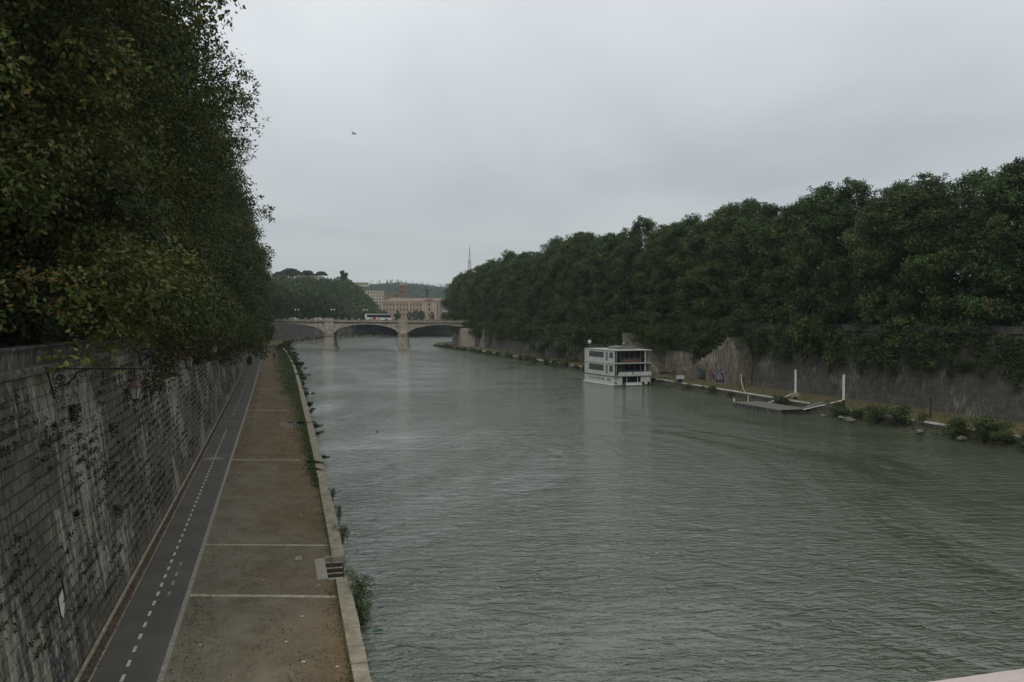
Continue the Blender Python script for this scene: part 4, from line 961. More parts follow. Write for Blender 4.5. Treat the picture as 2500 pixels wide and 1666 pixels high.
# ------------------------------------------------------------------ prototypes of trees and bushes
protos = []
LT = []
for s, (H, Rx, z0, dr) in enumerate(((26, 9.6, 1.4, 1.6), (28, 10.2, 0.9, 2.2), (26, 9.4, 1.2, 2.0))):
    t = make_tree(101 + s, 'plane_tree', 'x', 'tree', H, Rx, z0, 185, 1.0, 2.5, 150000, 0.215, PAL_L, [.36, .28, .11, .05, .01, .19], dr, extra=None)
    LT.append(t); protos.append(t)
MT = []   # mid distance, left bank, coarser leaves
for s in range(2):
    t = make_tree(131 + s, 'plane_tree', 'x', 'tree', 26, 10.0, 0.2, 130, 1.2, 2.4, 40000, 0.4, PAL_L, [.35, .29, .1, .05, .01, .20], 5.0)
    MT.append(t); protos.append(t)
RT = []
for s in range(5):
    t = make_tree(151 + s, 'plane_tree', 'x', 'tree', 26, 8.3, -2.2, 190, 0.8, 2.1, 66000, 0.40, PAL_R, [.34, .30, .14, .17, .05], 3.8, top=0.66, bot=0.97, nb=8, dn=.6)
    RT.append(t); protos.append(t)
FT = []   # far trees
for s in range(3):
    t = make_tree(171 + s, 'plane_tree', 'x', 'tree', 23, 7.5, 1.0, 70, 1.3, 2.4, 9000, 0.8, PAL_R, [.36, .30, .06, .26, .02], 2.0, nb=5)
    FT.append(t); protos.append(t)
ORD = ['nearest', 'second', 'third', 'fourth', 'fifth', 'sixth', 'seventh', 'eighth', 'ninth', 'tenth', 'eleventh', 'twelfth', 'thirteenth', 'fourteenth', 'fifteenth', 'sixteenth', 'seventeenth', 'eighteenth', 'nineteenth', 'twentieth', 'twenty-first', 'twenty-second', 'twenty-third', 'twenty-fourth', 'twenty-fifth', 'twenty-sixth', 'twenty-seventh', 'twenty-eighth', 'twenty-ninth', 'thirtieth']
ORD += ['thirty-' + w_ for w_ in ORD[:0] + ['first', 'second', 'third', 'fourth', 'fifth', 'sixth', 'seventh', 'eighth', 'ninth']] + ['fortieth'] + ['forty-' + w_ for w_ in ['first', 'second', 'third', 'fourth', 'fifth', 'sixth', 'seventh', 'eighth', 'ninth']] + ['fiftieth']
rng = np.random.default_rng(77)
# left bank, front row
ys_l = [33, 42, 51] + [60 + 9.6 * i for i in range(36)]
gl = 'plane trees along the left embankment'
for i, y in enumerate(ys_l):
    near = y < 125
    src = LT[[1, 2, 0][i % 3]] if near else MT[i % 2]
    dx = {0: -13.2, 1: -11.9, 2: -12.2, 3: -12.6}.get(i, -12.6 + 0.004 * y) + rng.uniform(-.5, .5)
    s = rng.uniform(0.95, 1.06)
    lab = ORD[i] + (' olive and brown plane tree overhanging the left wall, counting from the camera' if i else ' olive plane tree at the left edge of the photo, overhanging the wall')
    if y > 200: lab = ORD[i] + ' plane tree from the camera in the left embankment row, small in the distance'
    place(src, (xw(y) + 7.2 + dx - (.55 if i < 4 else .2 if i < 7 else 0), y + rng.uniform(-.8, .8), ZS + (1.7 if i < 4 else .9 if i < 7 else 0)), rng.uniform(0, 6.28), (s, s, s * rng.uniform(.95, 1.05)), lab, gl)
# left bank, back row across the road
for i in range(16):
    y = 30 + 11 * i
    place(MT[i % 2], (-26 + rng.uniform(-1, 1), y, ZS), rng.uniform(0, 6.28), rng.uniform(.98, 1.12), 'plane tree hidden in the back row behind the left embankment trees', 'back row of plane trees on the left')
# right bank row
gr = 'plane trees along the right embankment'
i = 0; y = 72.0
while y < 492:
    s = rng.uniform(0.90, 1.07) * (1.0 if y > 130 else 0.76 + .24 * (y - 72) / 58)
    if y > 385: s *= .92
    lb = ' plane tree of the right embankment row, counting from the right edge'
    if 100 <= y < 125: lb = ' plane tree in the right embankment row, above the two white mooring poles'
    elif 145 <= y < 200: lb = ' plane tree in the right embankment row, above the stone stairs and houseboat'
    elif 340 <= y: lb = ' plane tree of the right embankment row, near the end of the far bridge'
    x = xat(WALL_R, y) + 5.7 + rng.uniform(-.7, .7)
    sz = s * rng.uniform(.9, 1.08) * 1.03
    place(RT[int(rng.integers(5))], (x, y + rng.uniform(-.7, .7), ZS), rng.uniform(0, 6.28), (s, s, sz), ORD[i % len(ORD)] + lb, gr)
    i += 1; y += 8.4 + rng.uniform(-.6, .6)
for k, (x, y) in enumerate(((103, 497), (112, 502), (121, 507), (131, 512), (142, 516), (153, 520))):
    place(FT[k % 3], (x, y, ZS), rng.uniform(0, 6), rng.uniform(.95, 1.05), 'plane tree beyond the right end of the far bridge, %s of six' % ORD[k].replace('nearest', 'first'), 'trees beyond the far bridge on the right')
for k in range(34):
    place(RT[k % 5], (107 + rng.uniform(-1, 1), 76 + 11.5 * k, ZS), rng.uniform(0, 6), rng.uniform(.80, .93), 'plane tree in the second row behind the right embankment trees, seen only through gaps', 'second row of plane trees on the right')
# far left bank beyond the bridge
far_line = [p for p in WALL_L if p[1] > 425 and p[0] < 330]; nnf = normals(far_line); acc = 0; k = 0
for (a, b), n in zip(zip(far_line[:-1], far_line[1:]), nnf):
    acc += math.hypot(b[0] - a[0], b[1] - a[1])
    if acc > 8.6:
        acc = 0
        hs = 1.06 if a[1] < 560 else (.98 if a[1] < 640 else .80)
        if a[0] > 60: hs = .34
        place(FT[k % 3], (a[0] + n[0] * 7, a[1] + n[1] * 7, ZS), rng.uniform(0, 6), hs * rng.uniform(.94, 1.05), ORD[k % len(ORD)] + ' plane tree of the row on the bend of the left bank beyond the bridge', 'trees on the bend beyond the bridge'); k += 1

# small bushes
def make_bush(seed, H, Rx, n, lsz, pal, probs, nl=14, stems=5):
    rng = np.random.default_rng(seed); root = empty('bush', (0, 0, -500), 'x', 'bush')
    L = [(rng.normal(0, Rx * .4), rng.normal(0, Rx * .4), rng.uniform(.25, .85) * H, rng.uniform(.18, .36) * Rx * 1.3) for _ in range(nl)]
    L = np.array(L); P, D, idx = shell(rng, L, n, 1.0, .45)
    P[:, 2] = np.abs(P[:, 2])
    me = leaves_mesh('foliage', P, D + np.array([0, 0, .5]), rng.uniform(lsz * .6, lsz * 1.3, n), palette(rng, n, P, idx, pal, probs), M['leaf'], aspect=.5, rng=rng)
    c = bpy.data.objects.new('foliage', me); col.objects.link(c); c.parent = root
    mb = MB()
    for i in range(stems):
        q = L[i % nl]; mb.tube([(rng.normal(0, .08), rng.normal(0, .08), -.35), (q[0] * .4, q[1] * .4, q[2] * .5), (q[0], q[1], q[2])], [.035, .025, .01], 5)
    mb.build('stem', M['darkbark'], root); protos.append(root)
    return root
PB = [(0.045, 0.072, 0.025), (0.07, 0.10, 0.036), (0.035, 0.052, 0.022), (0.095, 0.12, 0.045)]
BU = [make_bush(s, 1.6, 1.3, 2600, .17, PB, [.35, .3, .25, .1]) for s in (1, 2, 3)]
TALL = make_bush(9, 2.0, .8, 1500, .13, [(0.07, 0.11, 0.04), (0.11, 0.15, 0.07), (0.05, 0.08, 0.03)], [.4, .3, .3], 18, 9)
gb = 'bushes along the right river bank'
rb = [(102.5, 1.35, 'round dark bush under the right mooring pole'), (98.9, 1.0, 'small bush right of the bush under the right mooring pole'), (118.5, 1.0, 'low bush around the foot of the left mooring pole'), (116.2, .9, 'low bush between the two mooring poles'),
      (94.2, 1.5, 'left half of the wide double bush on the right bank, right of the pontoon'), (90.6, 1.75, 'right half of the wide double bush on the right bank, right of the pontoon'), (80.4, 1.6, 'tall dark bush on the right bank, left of a pale rock'), (76.4, 1.9, 'large dark bush on the right bank near the right edge of the photo'), (73.6, 1.1, 'small bush beside the large dark bush near the right edge'), (70.2, 1.6, 'dark bush cut by the right edge of the photo'),
      (133, .6, 'tiny bush on the right bank left of the pontoon'), (139.5, 1.0, 'small bush on the right kerb midway between pontoon and houseboat'), (149, .6, 'tiny bush at the water just right of the houseboat')]
for k in range(22):
    y = 196 + k * 9.2 + rng.uniform(-2.5, 2.5); rb.append((y, rng.uniform(.7, 1.25) * (1.35 if k in (0, 1, 11) else 1), ORD[k] + ' small dark bush on the right river bank beyond the houseboat, counting from the boat'))
for k, (y, s, lb) in enumerate(rb):
    place(BU[k % 3], (xat(RE, y) - .6 - .25 * s + (.5 if 110 < y < 125 else 0), y, .25 if y < 190 else .5), rng.uniform(0, 6), (s, s, s * .95), lb, gb)
place(BU[1], (84.6, 240, ZQ), 1, (3.2, 3.2, 4.2), 'large dark ivy-like bush leaning against the right wall left of the houseboat', gb)
place(BU[2], (84.2, 262, ZQ), 2, (2.4, 3.2, 4.6), 'tall greyish bush against the right wall far left of the houseboat', gb)
# left kerb plants
gk = 'plants growing along the left quay kerb'
lb_ = [(38.9, .42, 0, 1.0, 'large leafy bush growing out of the quay wall just below the steps'), (50.2, .3, 0, .62, 'small leafy bush on the water side of the kerb above the steps'), (58.5, .2, 0, .3, 'spindly sprig on the kerb above the small leafy bush')]
P_, = ([TALL],)
place(TALL, (3.75, 40.2, 0.15), .4, (.85, 1.15, .95), 'large leafy bush growing beside the river steps on the left quay', gk)
place(TALL, (3.75, 39.2, -.25), 2.0, (.6, .8, .6), 'lower dark sprig hanging below the large leafy bush by the steps', gk)
place(TALL, (3.85, 52.0, 0.55), 1.0, (.5, .65, .5), 'small leafy plant on the kerb above the river steps', gk)
place(TALL, (3.95, 56.5, .7), 1.0, (.2, .3, .55), 'spindly plant on the kerb above the small leafy plant', gk)
place(TALL, (3.95, 63, .8), 1.0, (.25, .35, .45), 'tiny plant on the outer kerb edge in the middle of the left quay', gk)
place(BU[0], (3.15, 77, ZQ), 1.0, (.22, .9, .2), 'low green tuft inside the kerb beside a cross strip', gk)
place(BU[1], (3.2, 73.5, ZQ), 1.0, (.15, .7, .12), 'flat green tuft just nearer than the tuft beside the cross strip', gk)
place(BU[2], (3.1, 106, ZQ), 1.0, (.25, 1.0, .25), 'green tuft by the matte grey patch at the kerb', gk)
for k in range(34):
    y = 84 + k * 8.3 + rng.uniform(-2, 2); f = min(1, (y - 80) / 160)
    s = (.22 + .7 * f) * rng.uniform(.6, 1.3)
    if k in (1, 4, 7): continue
    place(BU[k % 3], (xat(EDGE_L, y) + .35 + .35 * s, y, .35), rng.uniform(0, 6), (s * .8, s * 1.5, s * .95), ORD[k] + ' green bush on the water side of the left kerb, counting away from the steps', gk)
place(BU[0], (xw(246) + .7, 246, ZQ), 0, (.9, 1.2, 1.6), 'dark upright bush at the foot of the left wall beside the path', None)
place(BU[0], (1.5, 372, ZQ), 0, (1.6, 2, 1.5), 'dark bush at the far end of the left quay before the bridge', None)
place(BU[1], (3.5, 384, .8), 0, (1.6, 2, 1.6), 'round bush at the water by the far end of the left quay', None)
for k in range(26):
    p = FE[min(len(FE) - 1, 3 + k * 3)]; n = normals(FE)[min(len(FE) - 1, 3 + k * 3)]
    place(BU[k % 3], (p[0] - n[0] * 2.5, p[1] - n[1] * 2.5, .5), rng.uniform(0, 6), rng.uniform(.9, 1.7), ORD[k] + ' bush on the sloping bank of the bend beyond the bridge', 'bushes on the bend')

# ------------------------------------------------------------------ hanging growth and weeds (uncountable)
def stuff_leaves(name, P, size, pal, probs, seed, nrm=(0, 0, 1), jit=1.0, aspect=.75):
    rng = np.random.default_rng(seed); n = len(P); P = np.array(P)
    cols = np.array(pal)[rng.choice(len(pal), n, p=probs)] * rng.uniform(.7, 1.3, (n, 1))
    me = leaves_mesh(name, P, np.tile(np.array(nrm, float), (n, 1)), np.array(size), cols, M['leaf'], aspect=aspect, rng=rng, jit=jit)
    o = bpy.data.objects.new(name, me); col.objects.link(o); tag(o, kind='stuff'); return o
rng = np.random.default_rng(12)
P = []; S_ = []
for k in range(15000):        # tufts in the courses of the left wall
    Y = 22 + 180 * rng.random() ** 1.35; row = rng.integers(3, 25); z = 0.95 + row * 0.46 - .02
    if z > 11.9: continue
    if math.sin(Y * .31 + row * .5) + math.sin(Y * .83 - row * .9 + 2) + .6 * math.sin(Y * .13 + 1) < rng.uniform(-1.3, 2.0): continue
    off = 1.5 * (z - .9) / 11.2; x = xw(Y) - off + .05; sz = rng.uniform(.035, .12)
    for j in range(6): P.append((x + abs(rng.normal(0, .04)), Y + rng.normal(0, sz * .8), z + rng.normal(-.03, sz))); S_.append(sz * rng.uniform(.8, 1.6))
for Y0, z0, r0, n0 in ((38.6, 10.6, .5, 260), (46, 8.9, .3, 120), (52, 10.2, .3, 100), (61, 9.4, .3, 120), (44, 5.2, .25, 100), (36.5, 6.6, .22, 90)):
    for k in range(n0):
        dz = -abs(rng.normal(0, r0)) ; P.append((xw(Y0) - 1.5 * (z0 + dz - .9) / 11.2 + abs(rng.normal(.1, .12)), Y0 + rng.normal(0, r0 * .6), z0 + dz)); S_.append(rng.uniform(.08, .16))
stuff_leaves('wall_weeds', P, S_, [(.03, .035, .016), (.05, .045, .02), (.025, .025, .015), (.06, .07, .03)], [.35, .25, .25, .15], 5, (1, 0, .4))
P = []; S_ = []
for k in range(230):        # creepers hanging down the right wall
    Y = 66 + 330 * rng.random(); L = rng.uniform(.8, 4.6) ; wd = rng.uniform(.3, .9)
    for j in range(int(130 * L * wd)):
        f = rng.random() ** .8; z = 11.9 - f * (L + 2.2); off = 1.5 * (z - .9) / 11.2
        P.append((xat(WALL_R, Y) + off - .12 - abs(rng.normal(0, .22)) - .5 * (1 - f), Y + rng.normal(0, wd * (1 - .55 * f)), z)); S_.append(rng.uniform(.18, .4))
stuff_leaves('hanging_creepers', P, S_, PAL_R[:4], [.35, .3, .15, .2], 6, (-1, 0, .5))
P = []; S_ = []
for Y0, wd, zl_ in ((59.5, 1.5, 9.4), (64.5, 1.5, 10.0), (70, 2.2, 10.9), (78, 2.4, 11.0), (88, 3, 9.8), (97, 3, 10.5), (108, 3.5, 9.2), (118, 4, 10.0), (131, 4, 8.6), (146, 5, 8.8), (160, 5, 9.4), (176, 6, 8.2), (195, 7, 8.0), (215, 7, 7.6), (240, 8, 7.8), (262, 8, 7.4), (285, 8, 8.2)):
    for j in range(int((800 if Y0 < 85 else 700) * wd)):      # brown leafy branches drooping over the left wall
        f = rng.random() ** .7; z = 14.3 - f * (14.3 - zl_)
        P.append((xw(Y0) + rng.normal(-.7, .5) + .25, Y0 + rng.normal(0, wd * .5 * (1.15 - .6 * f)) + .8 * math.sin(z * 3), z)); S_.append(rng.uniform(.12, .26) * (1 if Y0 < 85 else 1.7))
stuff_leaves('drooping_branches', P, S_, [(.08, .062, .028), (.05, .055, .022), (.11, .066, .034), (.05, .066, .022)], [.3, .3, .15, .25], 8, (.5, -.5, .5))
# fallen leaves on the paving
rng = np.random.default_rng(15); P = []; S_ = []
for k in range(60000):
    Y = 24 + 190 * rng.random() ** 2.0; xr = xk(Y) - .05; 
    f = rng.random(); x = xr - (xr + 3.95) * f ** (1.9 if Y > 30 else 1.2)
    clump = math.sin(x * 2.1 + Y * .9) * math.sin(x * .7 - Y * 1.7 + 1.3) + .7 * math.sin(Y * 2.3 + x) + .7 * math.sin(Y * .37 + 2 * x + 1)
    if clump + (.9 if xr - x < .5 else 0) < rng.uniform(-.9, 1.9): continue
    if rng.random() < .2: x = rng.uniform(-3.9, -2.9)
    if 1.8 < x and 42.2 < Y < 46.4: continue
    P.append((x, Y, ZQ + .012 + rng.random() * .015)); S_.append(rng.uniform(.03, .085) * (1 if Y < 70 else 1.5))
for k in range(900): Y = 24 + 90 * rng.random(); P.append((xw(Y) + .7 + rng.random() * 2.1, Y, ZQ + .012)); S_.append(rng.uniform(.03, .075))
stuff_leaves('fallen_leaves', P, S_, [(.05, .032, .015), (.10, .06, .025), (.15, .095, .04), (.03, .022, .012)], [.4, .28, .12, .2], 9, (0, 0, 1), .35)
P = []; S_ = []
for k in range(6000):
    Y = 22 + 230 * rng.random() ** 1.6; P.append((xw(Y) + .04 + abs(rng.normal(.2, .15)), Y, ZQ + .01 + rng.random() * .03)); S_.append(rng.uniform(.05, .11) * (1 if Y < 80 else 1.6))
stuff_leaves('gutter_leaves', P, S_, [(.13, .07, .045), (.18, .11, .06), (.08, .05, .03), (.11, .06, .04)], [.3, .25, .3, .15], 10, (0, 0, 1), .5)
P = []; S_ = []
for k in range(21000):       # grass tufts, inside kerb in the distance
    Y = 66 + 320 * rng.random() ** 1.2; xr = xk(Y); wd = min(5.0, .3 + (Y - 60) / 34); x = xr - abs(rng.normal(0, wd * .5))
    if x < xb(Y) + .5: continue
    P.append((x, Y, ZQ + .04 + .08 * rng.random())); S_.append(rng.uniform(.09, .24) * (1 + (Y > 150) * .6))
for k in range(2600): Y = 26 + 60 * rng.random(); P.append((xk(Y) - abs(rng.normal(0, .12)), Y, ZQ + .05)); S_.append(rng.uniform(.04, .1))
stuff_leaves('grass_tufts', P, S_, [(.05, .08, .022), (.07, .10, .03), (.10, .10, .035), (.04, .062, .02)], [.4, .25, .15, .2], 11, (0, -.4, .6), .6, .4)
P = []; S_ = []
for k in range(14000):
    Y = 66 + 250 * rng.random(); x = xat(RE, Y) + .4 + 9.5 * rng.random(); P.append((x, Y, ZQ + .05 + .1 * rng.random())); S_.append(rng.uniform(.12, .34))
stuff_leaves('quay_weeds', P, S_, [(.085, .085, .03), (.06, .07, .026), (.13, .10, .045), (.05, .055, .022)], [.4, .25, .2, .15], 12, (0, -.4, .6), .6, .4)
P = []; S_ = []
for k in range(16000):
    Y = 64 + 340 * rng.random() ** 1.1
    P.append((xat(RE, Y) - .1 - abs(rng.normal(0, .9)), Y, .12 + .45 * rng.random() ** 1.5)); S_.append(rng.uniform(.14, .36))
stuff_leaves('bank_weeds', P, S_, PB, [.35, .25, .3, .1], 13, (-.4, -.4, .6), .8, .5)

# ------------------------------------------------------------------ litter, poster, graffiti
mb = MB(); mb.prism([(-.17, 0), (.19, .02), (.2, .10), (-.12, .12)], 'y', -.14, .14)
mb.quad([(-.12, -.14, .12), (-.02, -.2, .24), (.16, -.16, .2), (.2, -.14, .10)])
tag(mb.build('crumpled_carton', M['litter'], loc=(1.05, 46.4, ZQ + .02)), 'crumpled white carton lying on the quay left of the river steps', 'litter', 'litter on the left quay')
for x, y, s, lb in ((-.7, 43.2, .05, 'small white scrap on the quay below the crumpled carton'), (1.9, 40.0 + 1.6, .06, 'white scrap just above the nearest stone strip by the landing slab'), (-3.0, 35.2, .05, 'tiny white scrap near the path border in the foreground'), (.3, 34.6, .06, 'tiny white scrap in the middle of the foreground paving'), (1.0, 37.4, .07, 'white scrap below the nearest stone strip, right of centre'), (2.1, 31.6, .06, 'white scrap near the kerb at the bottom of the photo'), (1.5, 57, .07, 'white scrap on the brown leaves above the second strip'), (.1, 61, .06, 'white scrap on the quay beyond the second strip, left of centre'), (.9, 32.4, .08, 'pale flat scrap in the foreground right of centre')):
    mb = MB(); mb.prism([(-s, -s * .6), (s, -s * .7), (s * 1.1, s * .5), (-s * .6, s * .8)], 'z', 0, .02); tag(mb.build('paper_scrap', M['litter'], loc=(x, y, ZQ + .012)), lb, 'litter', 'litter on the left quay')
def wallpt(Y, z, out_=.03): return (xw(Y) - 1.5 * (z - .9) / 11.2 + out_, Y, z)
mb = MB(); mb.quad([wallpt(32.5, 4.35), wallpt(33.15, 4.5), wallpt(33.15, 3.95), wallpt(32.9, 3.72), wallpt(32.75, 3.55), wallpt(32.5, 3.75)][::-1])
tag(mb.build('torn_poster', M['paper']), 'torn white poster low on the left wall near the bottom left of the photo', 'poster')
mb = MB(); mb.quad([wallpt(33.4, 4.75), wallpt(33.85, 4.85), wallpt(33.85, 4.3), wallpt(33.6, 4.1), wallpt(33.4, 4.2)][::-1])
tag(mb.build('torn_poster', M['greypatch']), 'grey poster remnant just above the torn white poster on the left wall', 'poster')
# spray-painted letters y n o with a dark ground and pale outline, on the stair flank
gf = empty('graffiti', (86.3, 148.2, ZQ), 'dark graffiti tag with pale letters outlined on the stair flank above the thin pole', 'graffiti')
mb = MB()
def gp(u, v, d): return (-d, 8.4 - u, v)
mb.quad([gp(2.3, .15, .02), gp(2.0, 1.6, .02), (gp(2.7, 2.55, .02)), gp(5.2, 2.7, .02), gp(6.3, 2.3, .02), gp(7.0, 1.2, .02), gp(6.7, .1, .02)][::-1]); mb.build('dark_ground', M['graffdark'], gf)
mb = MB(); mb.quad([gp(.4, .5, .015), gp(.5, 2.2, .015), gp(1.9, 2.7, .015), gp(2.3, 1.5, .015), gp(1.9, .3, .015)][::-1]); mb.build('pink_patch', M['graffpink'], gf)
mb = MB()
for st_ in ([(2.2, 2.6), (2.5, 1.9), (2.9, 1.6), (3.2, 2.0), (3.3, 2.7)], [(3.2, 2.0), (3.1, .8), (2.7, .15)], [(3.8, .5), (3.75, 2.0), (4.1, 2.5), (4.6, 2.3), (4.7, .6)], [(4.15, .6), (4.2, 1.9), (4.35, .7)], [(5.9, 2.3), (5.4, 2.45), (5.1, 1.9), (5.2, 1.0), (5.6, .8), (5.9, 1.3), (5.5, 1.5)], [(6.1, 2.5), (6.7, 1.7), (6.95, .6), (6.8, .1)]):
    for a, b in zip(st_[:-1], st_[1:]):
        L = math.hypot(b[0] - a[0], b[1] - a[1]); nx, ny = -(b[1] - a[1]) / L * .07, (b[0] - a[0]) / L * .07
        mb.quad([gp(a[0] + nx, a[1] + ny, .04), gp(b[0] + nx, b[1] + ny, .04), gp(b[0] - nx, b[1] - ny, .04), gp(a[0] - nx, a[1] - ny, .04)])
mb.build('letter_strokes', M['graffpale'], gf)
rng = np.random.default_rng(2)
def scrawl(name, pts_fn, mname, n, label, u0, u1, v0, v1, wd=.06):
    mb = MB()
    for k in range(n):
        if k == 0: u, v = rng.uniform(u0, u1), rng.uniform(v0, v1)
        a = rng.uniform(0, 6); p = []
        for i in range(7): p.append((u, v)); a += rng.normal(0, .9); u = min(max(u + math.cos(a) * .5, u0), u1); v = min(max(v + math.sin(a) * .4, v0), v1)
        p.append((u, v))
        for (a0, b0), (a1, b1) in zip(p[:-1], p[1:]):
            L = math.hypot(a1 - a0, b1 - b0) + 1e-6; nx, ny = -(b1 - b0) / L * wd / 2, (a1 - a0) / L * wd / 2
            mb.quad([pts_fn(a0 + nx, b0 + ny), pts_fn(a1 + nx, b1 + ny), pts_fn(a1 - nx, b1 - ny), pts_fn(a0 - nx, b0 - ny)])
    tag(mb.build(name, M[mname]), label, 'graffiti')
scrawl('graffiti', lambda u, v: (86.26, u, v), 'graffblue', 26, 'bluish scrawled graffiti low on the stair flank left of the dark tag', 157.5, 166.5, 1.5, 3.6, .16)
scrawl('graffiti', lambda u, v: (88.3, u, v), 'graffpink', 14, 'reddish scrawls on the low wall between the two stair flights', 169, 180, 1.5, 4.2, .14)
scrawl('graffiti', lambda u, v: (xat(WALL_R, u) + .07 * (v - .9) * 1.8 - .05, u, v), 'graffblue', 8, 'blue graffiti patch on the dark wall between the two white poles', 119.5, 122, 1.7, 3.2, .16)
scrawl('graffiti', lambda u, v: wallpt(u, v, .04), 'graffblue', 16, 'faint blue scrawl on the left wall at the bottom left of the photo', 30.6, 32.4, 1.9, 3.4, .05)

# floating things and birds
b_ = empty('plastic_bottle', (4.41, 38.1, 0.02), 'teal plastic bottle floating beside the quay in the foreground', 'bottle', None, R(8))
mb = MB(); mb.lathe(0, 0, [(0, -.2), (.055, -.19), (.06, .05), (.02, .13), (.02, .17), (0, .17)], 12, 0, Matrix.Rotation(R(90), 4, 'Y')); mb.build('bottle_body', M['teal'], b_)
mb = MB(); mb.lathe(0, 0, [(.024, .165), (.024, .2), (0, .2)], 10, 0, Matrix.Rotation(R(90), 4, 'Y')); mb.build('cap', M['greypatch'], b_)
def skin_fig(name, pts, edges, radii, mat_, parent=None, sub=1, loc=None, rz=0):
    me = bpy.data.meshes.new(name); me.from_pydata(pts, edges, []); o = bpy.data.objects.new(name, me); col.objects.link(o)
    me.materials.append(mat_); o.modifiers.new('s', 'SKIN'); 
    for v, r_ in zip(me.skin_vertices[0].data, radii): v.radius = (r_, r_) if not isinstance(r_, tuple) else r_
    me.skin_vertices[0].data[0].use_root = True
    s_ = o.modifiers.new('u', 'SUBSURF'); s_.levels = sub; s_.render_levels = sub
    if parent: o.parent = parent
    if loc: o.location = loc
    o.rotation_euler = (0, 0, rz)
    return o
dk = skin_fig('duck', [(0, 0, .1), (.14, 0, .11), (-.13, 0, .12), (-.24, 0, .17), (.2, 0, .2), (.22, 0, .29), (.29, 0, .285), (.36, 0, .27)], [(0, 1), (0, 2), (2, 3), (1, 4), (4, 5), (5, 6), (6, 7)], [(.1, .13), (.08, .1), (.08, .1), .025, .04, .05, .03, .012], M['duck'], loc=(12.06, 105.1, -.02), rz=R(70))
tag(dk, 'small dark duck swimming in mid river near the left quay', 'duck')
g = empty('gull', (8.1, 90.5, 33.7), 'gull gliding in the grey sky above the river', 'bird', None, R(20))
skin_fig('body', [(0, 0, 0), (.14, 0, .01), (.25, 0, .03), (.31, 0, .02), (-.16, 0, 0), (-.32, 0, .01), (.0, .16, .06), (-.02, .36, .13), (-.1, .62, .10), (0, -.16, .06), (-.02, -.36, .13), (-.1, -.62, .08)],
         [(0, 1), (1, 2), (2, 3), (0, 4), (4, 5), (0, 6), (6, 7), (7, 8), (0, 9), (9, 10), (10, 11)], [(.07, .06), .06, .04, .012, .045, (.05, .01), (.10, .016), (.09, .012), (.03, .008), (.10, .016), (.09, .012), (.03, .008)], M['gull'], g)
g.rotation_euler = (R(24), R(-6), R(15))
g = empty('gull', (72.5, 168.6, 8.62), 'white gull perched on the grey skylight on the houseboat roof', 'bird', None, R(30))
skin_fig('body', [(0, 0, .2), (.13, 0, .25), (.19, 0, .35), (.26, 0, .37), (.32, 0, .355), (-.18, 0, .19), (-.36, 0, .2)], [(0, 1), (1, 2), (2, 3), (3, 4), (0, 5), (5, 6)], [.09, .07, .05, .045, .012, .05, .012], M['gullwhite'], g)
mb = MB(); mb.tube([(.0, .03, .14), (0, .03, 0)], .01, 5); mb.tube([(.0, -.03, .14), (0, -.03, 0)], .01, 5); mb.build('legs', M['rust'], g)

# people on the far quay
def person(loc, rz, label, cl, stride=.18, arm=.1, h=1.0):
    e = empty('person', loc, label, 'person', None, rz, h)
    V = [(0, 0, .95), (0, 0, 1.15), (0, .01, 1.38), (0, 0, 1.50), (0, .015, 1.57), (0, .02, 1.66), (0, .01, 1.74),
         (-.09, 0, .88), (-.10, stride * .5, .50), (-.10, stride * .6, .08), (-.10, stride * .6 + .13, .04),
         (.09, 0, .88), (.10, -stride * .25, .50), (.10, -stride, .09), (.10, -stride + .12, .04),
         (-.18, 0, 1.38), (-.23, -.03, 1.12), (-.22, arm, .90), (-.21, arm + .03, .82),
         (.18, 0, 1.38), (.23, -.02, 1.12), (.22, .08, .90), (.21, .12, .82)]
    E_ = [(0, 1), (1, 2), (2, 3), (3, 4), (4, 5), (5, 6), (0, 7), (7, 8), (8, 9), (9, 10), (0, 11), (11, 12), (12, 13), (13, 14), (2, 15), (15, 16), (16, 17), (17, 18), (2, 19), (19, 20), (20, 21), (21, 22)]
    Rr = [(.15, .11), (.14, .10), (.17, .11), .06, .06, (.08, .1), (.07, .08), .095, .065, .042, (.045, .03), .095, .065, .042, (.045, .03), .06, .045, .033, .03, .06, .045, .033, .03]
    skin_fig('body', V, E_, Rr, M[cl], e)
    mb = MB(); mb.ball((0, .045, 1.655), .088, 10, (.92, .9, 1.15)); mb.build('face', M['skin'], e, smooth=True)
    mb = MB(); mb.ball((0, -.005, 1.69), .105, 10, (1, 1, 1.05)); mb.build('hair', M['hair'], e, smooth=True)
    return e
person((-.71, 282, ZQ), R(170), 'person in black clothes walking on the far part of the left quay', 'cloth1')
person((2.5, 281, ZQ - .1), R(20), 'person in dark clothes standing in the grass by the kerb of the far left quay', 'cloth2', .06, .04, .93)

# ------------------------------------------------------------------ the camera's own bridge
nb_ = empty('stone_bridge', (20, -8, 0), 'near bridge with pinkish marble coping, only a corner of the coping shows at bottom right', 'bridge')
mb = MB(); mb.box(-8.5 - 20, 95 - 20, 1.42 + 8, 1.89 + 8, 13.02, 13.2)
mb.build('coping', M['marbleparapet'], nb_)
mb = MB(); mb.box(-8.5 - 20, 95 - 20, 1.50 + 8, 1.80 + 8, 12.3, 13.02); mb.build('parapet', M['bridge'], nb_)
mb = MB(); mb.box(-12 - 20, 95 - 20, -10 + 8, 1.78 + 8, 11.3, 12.4); mb.build('deck', M['bridge'], nb_)

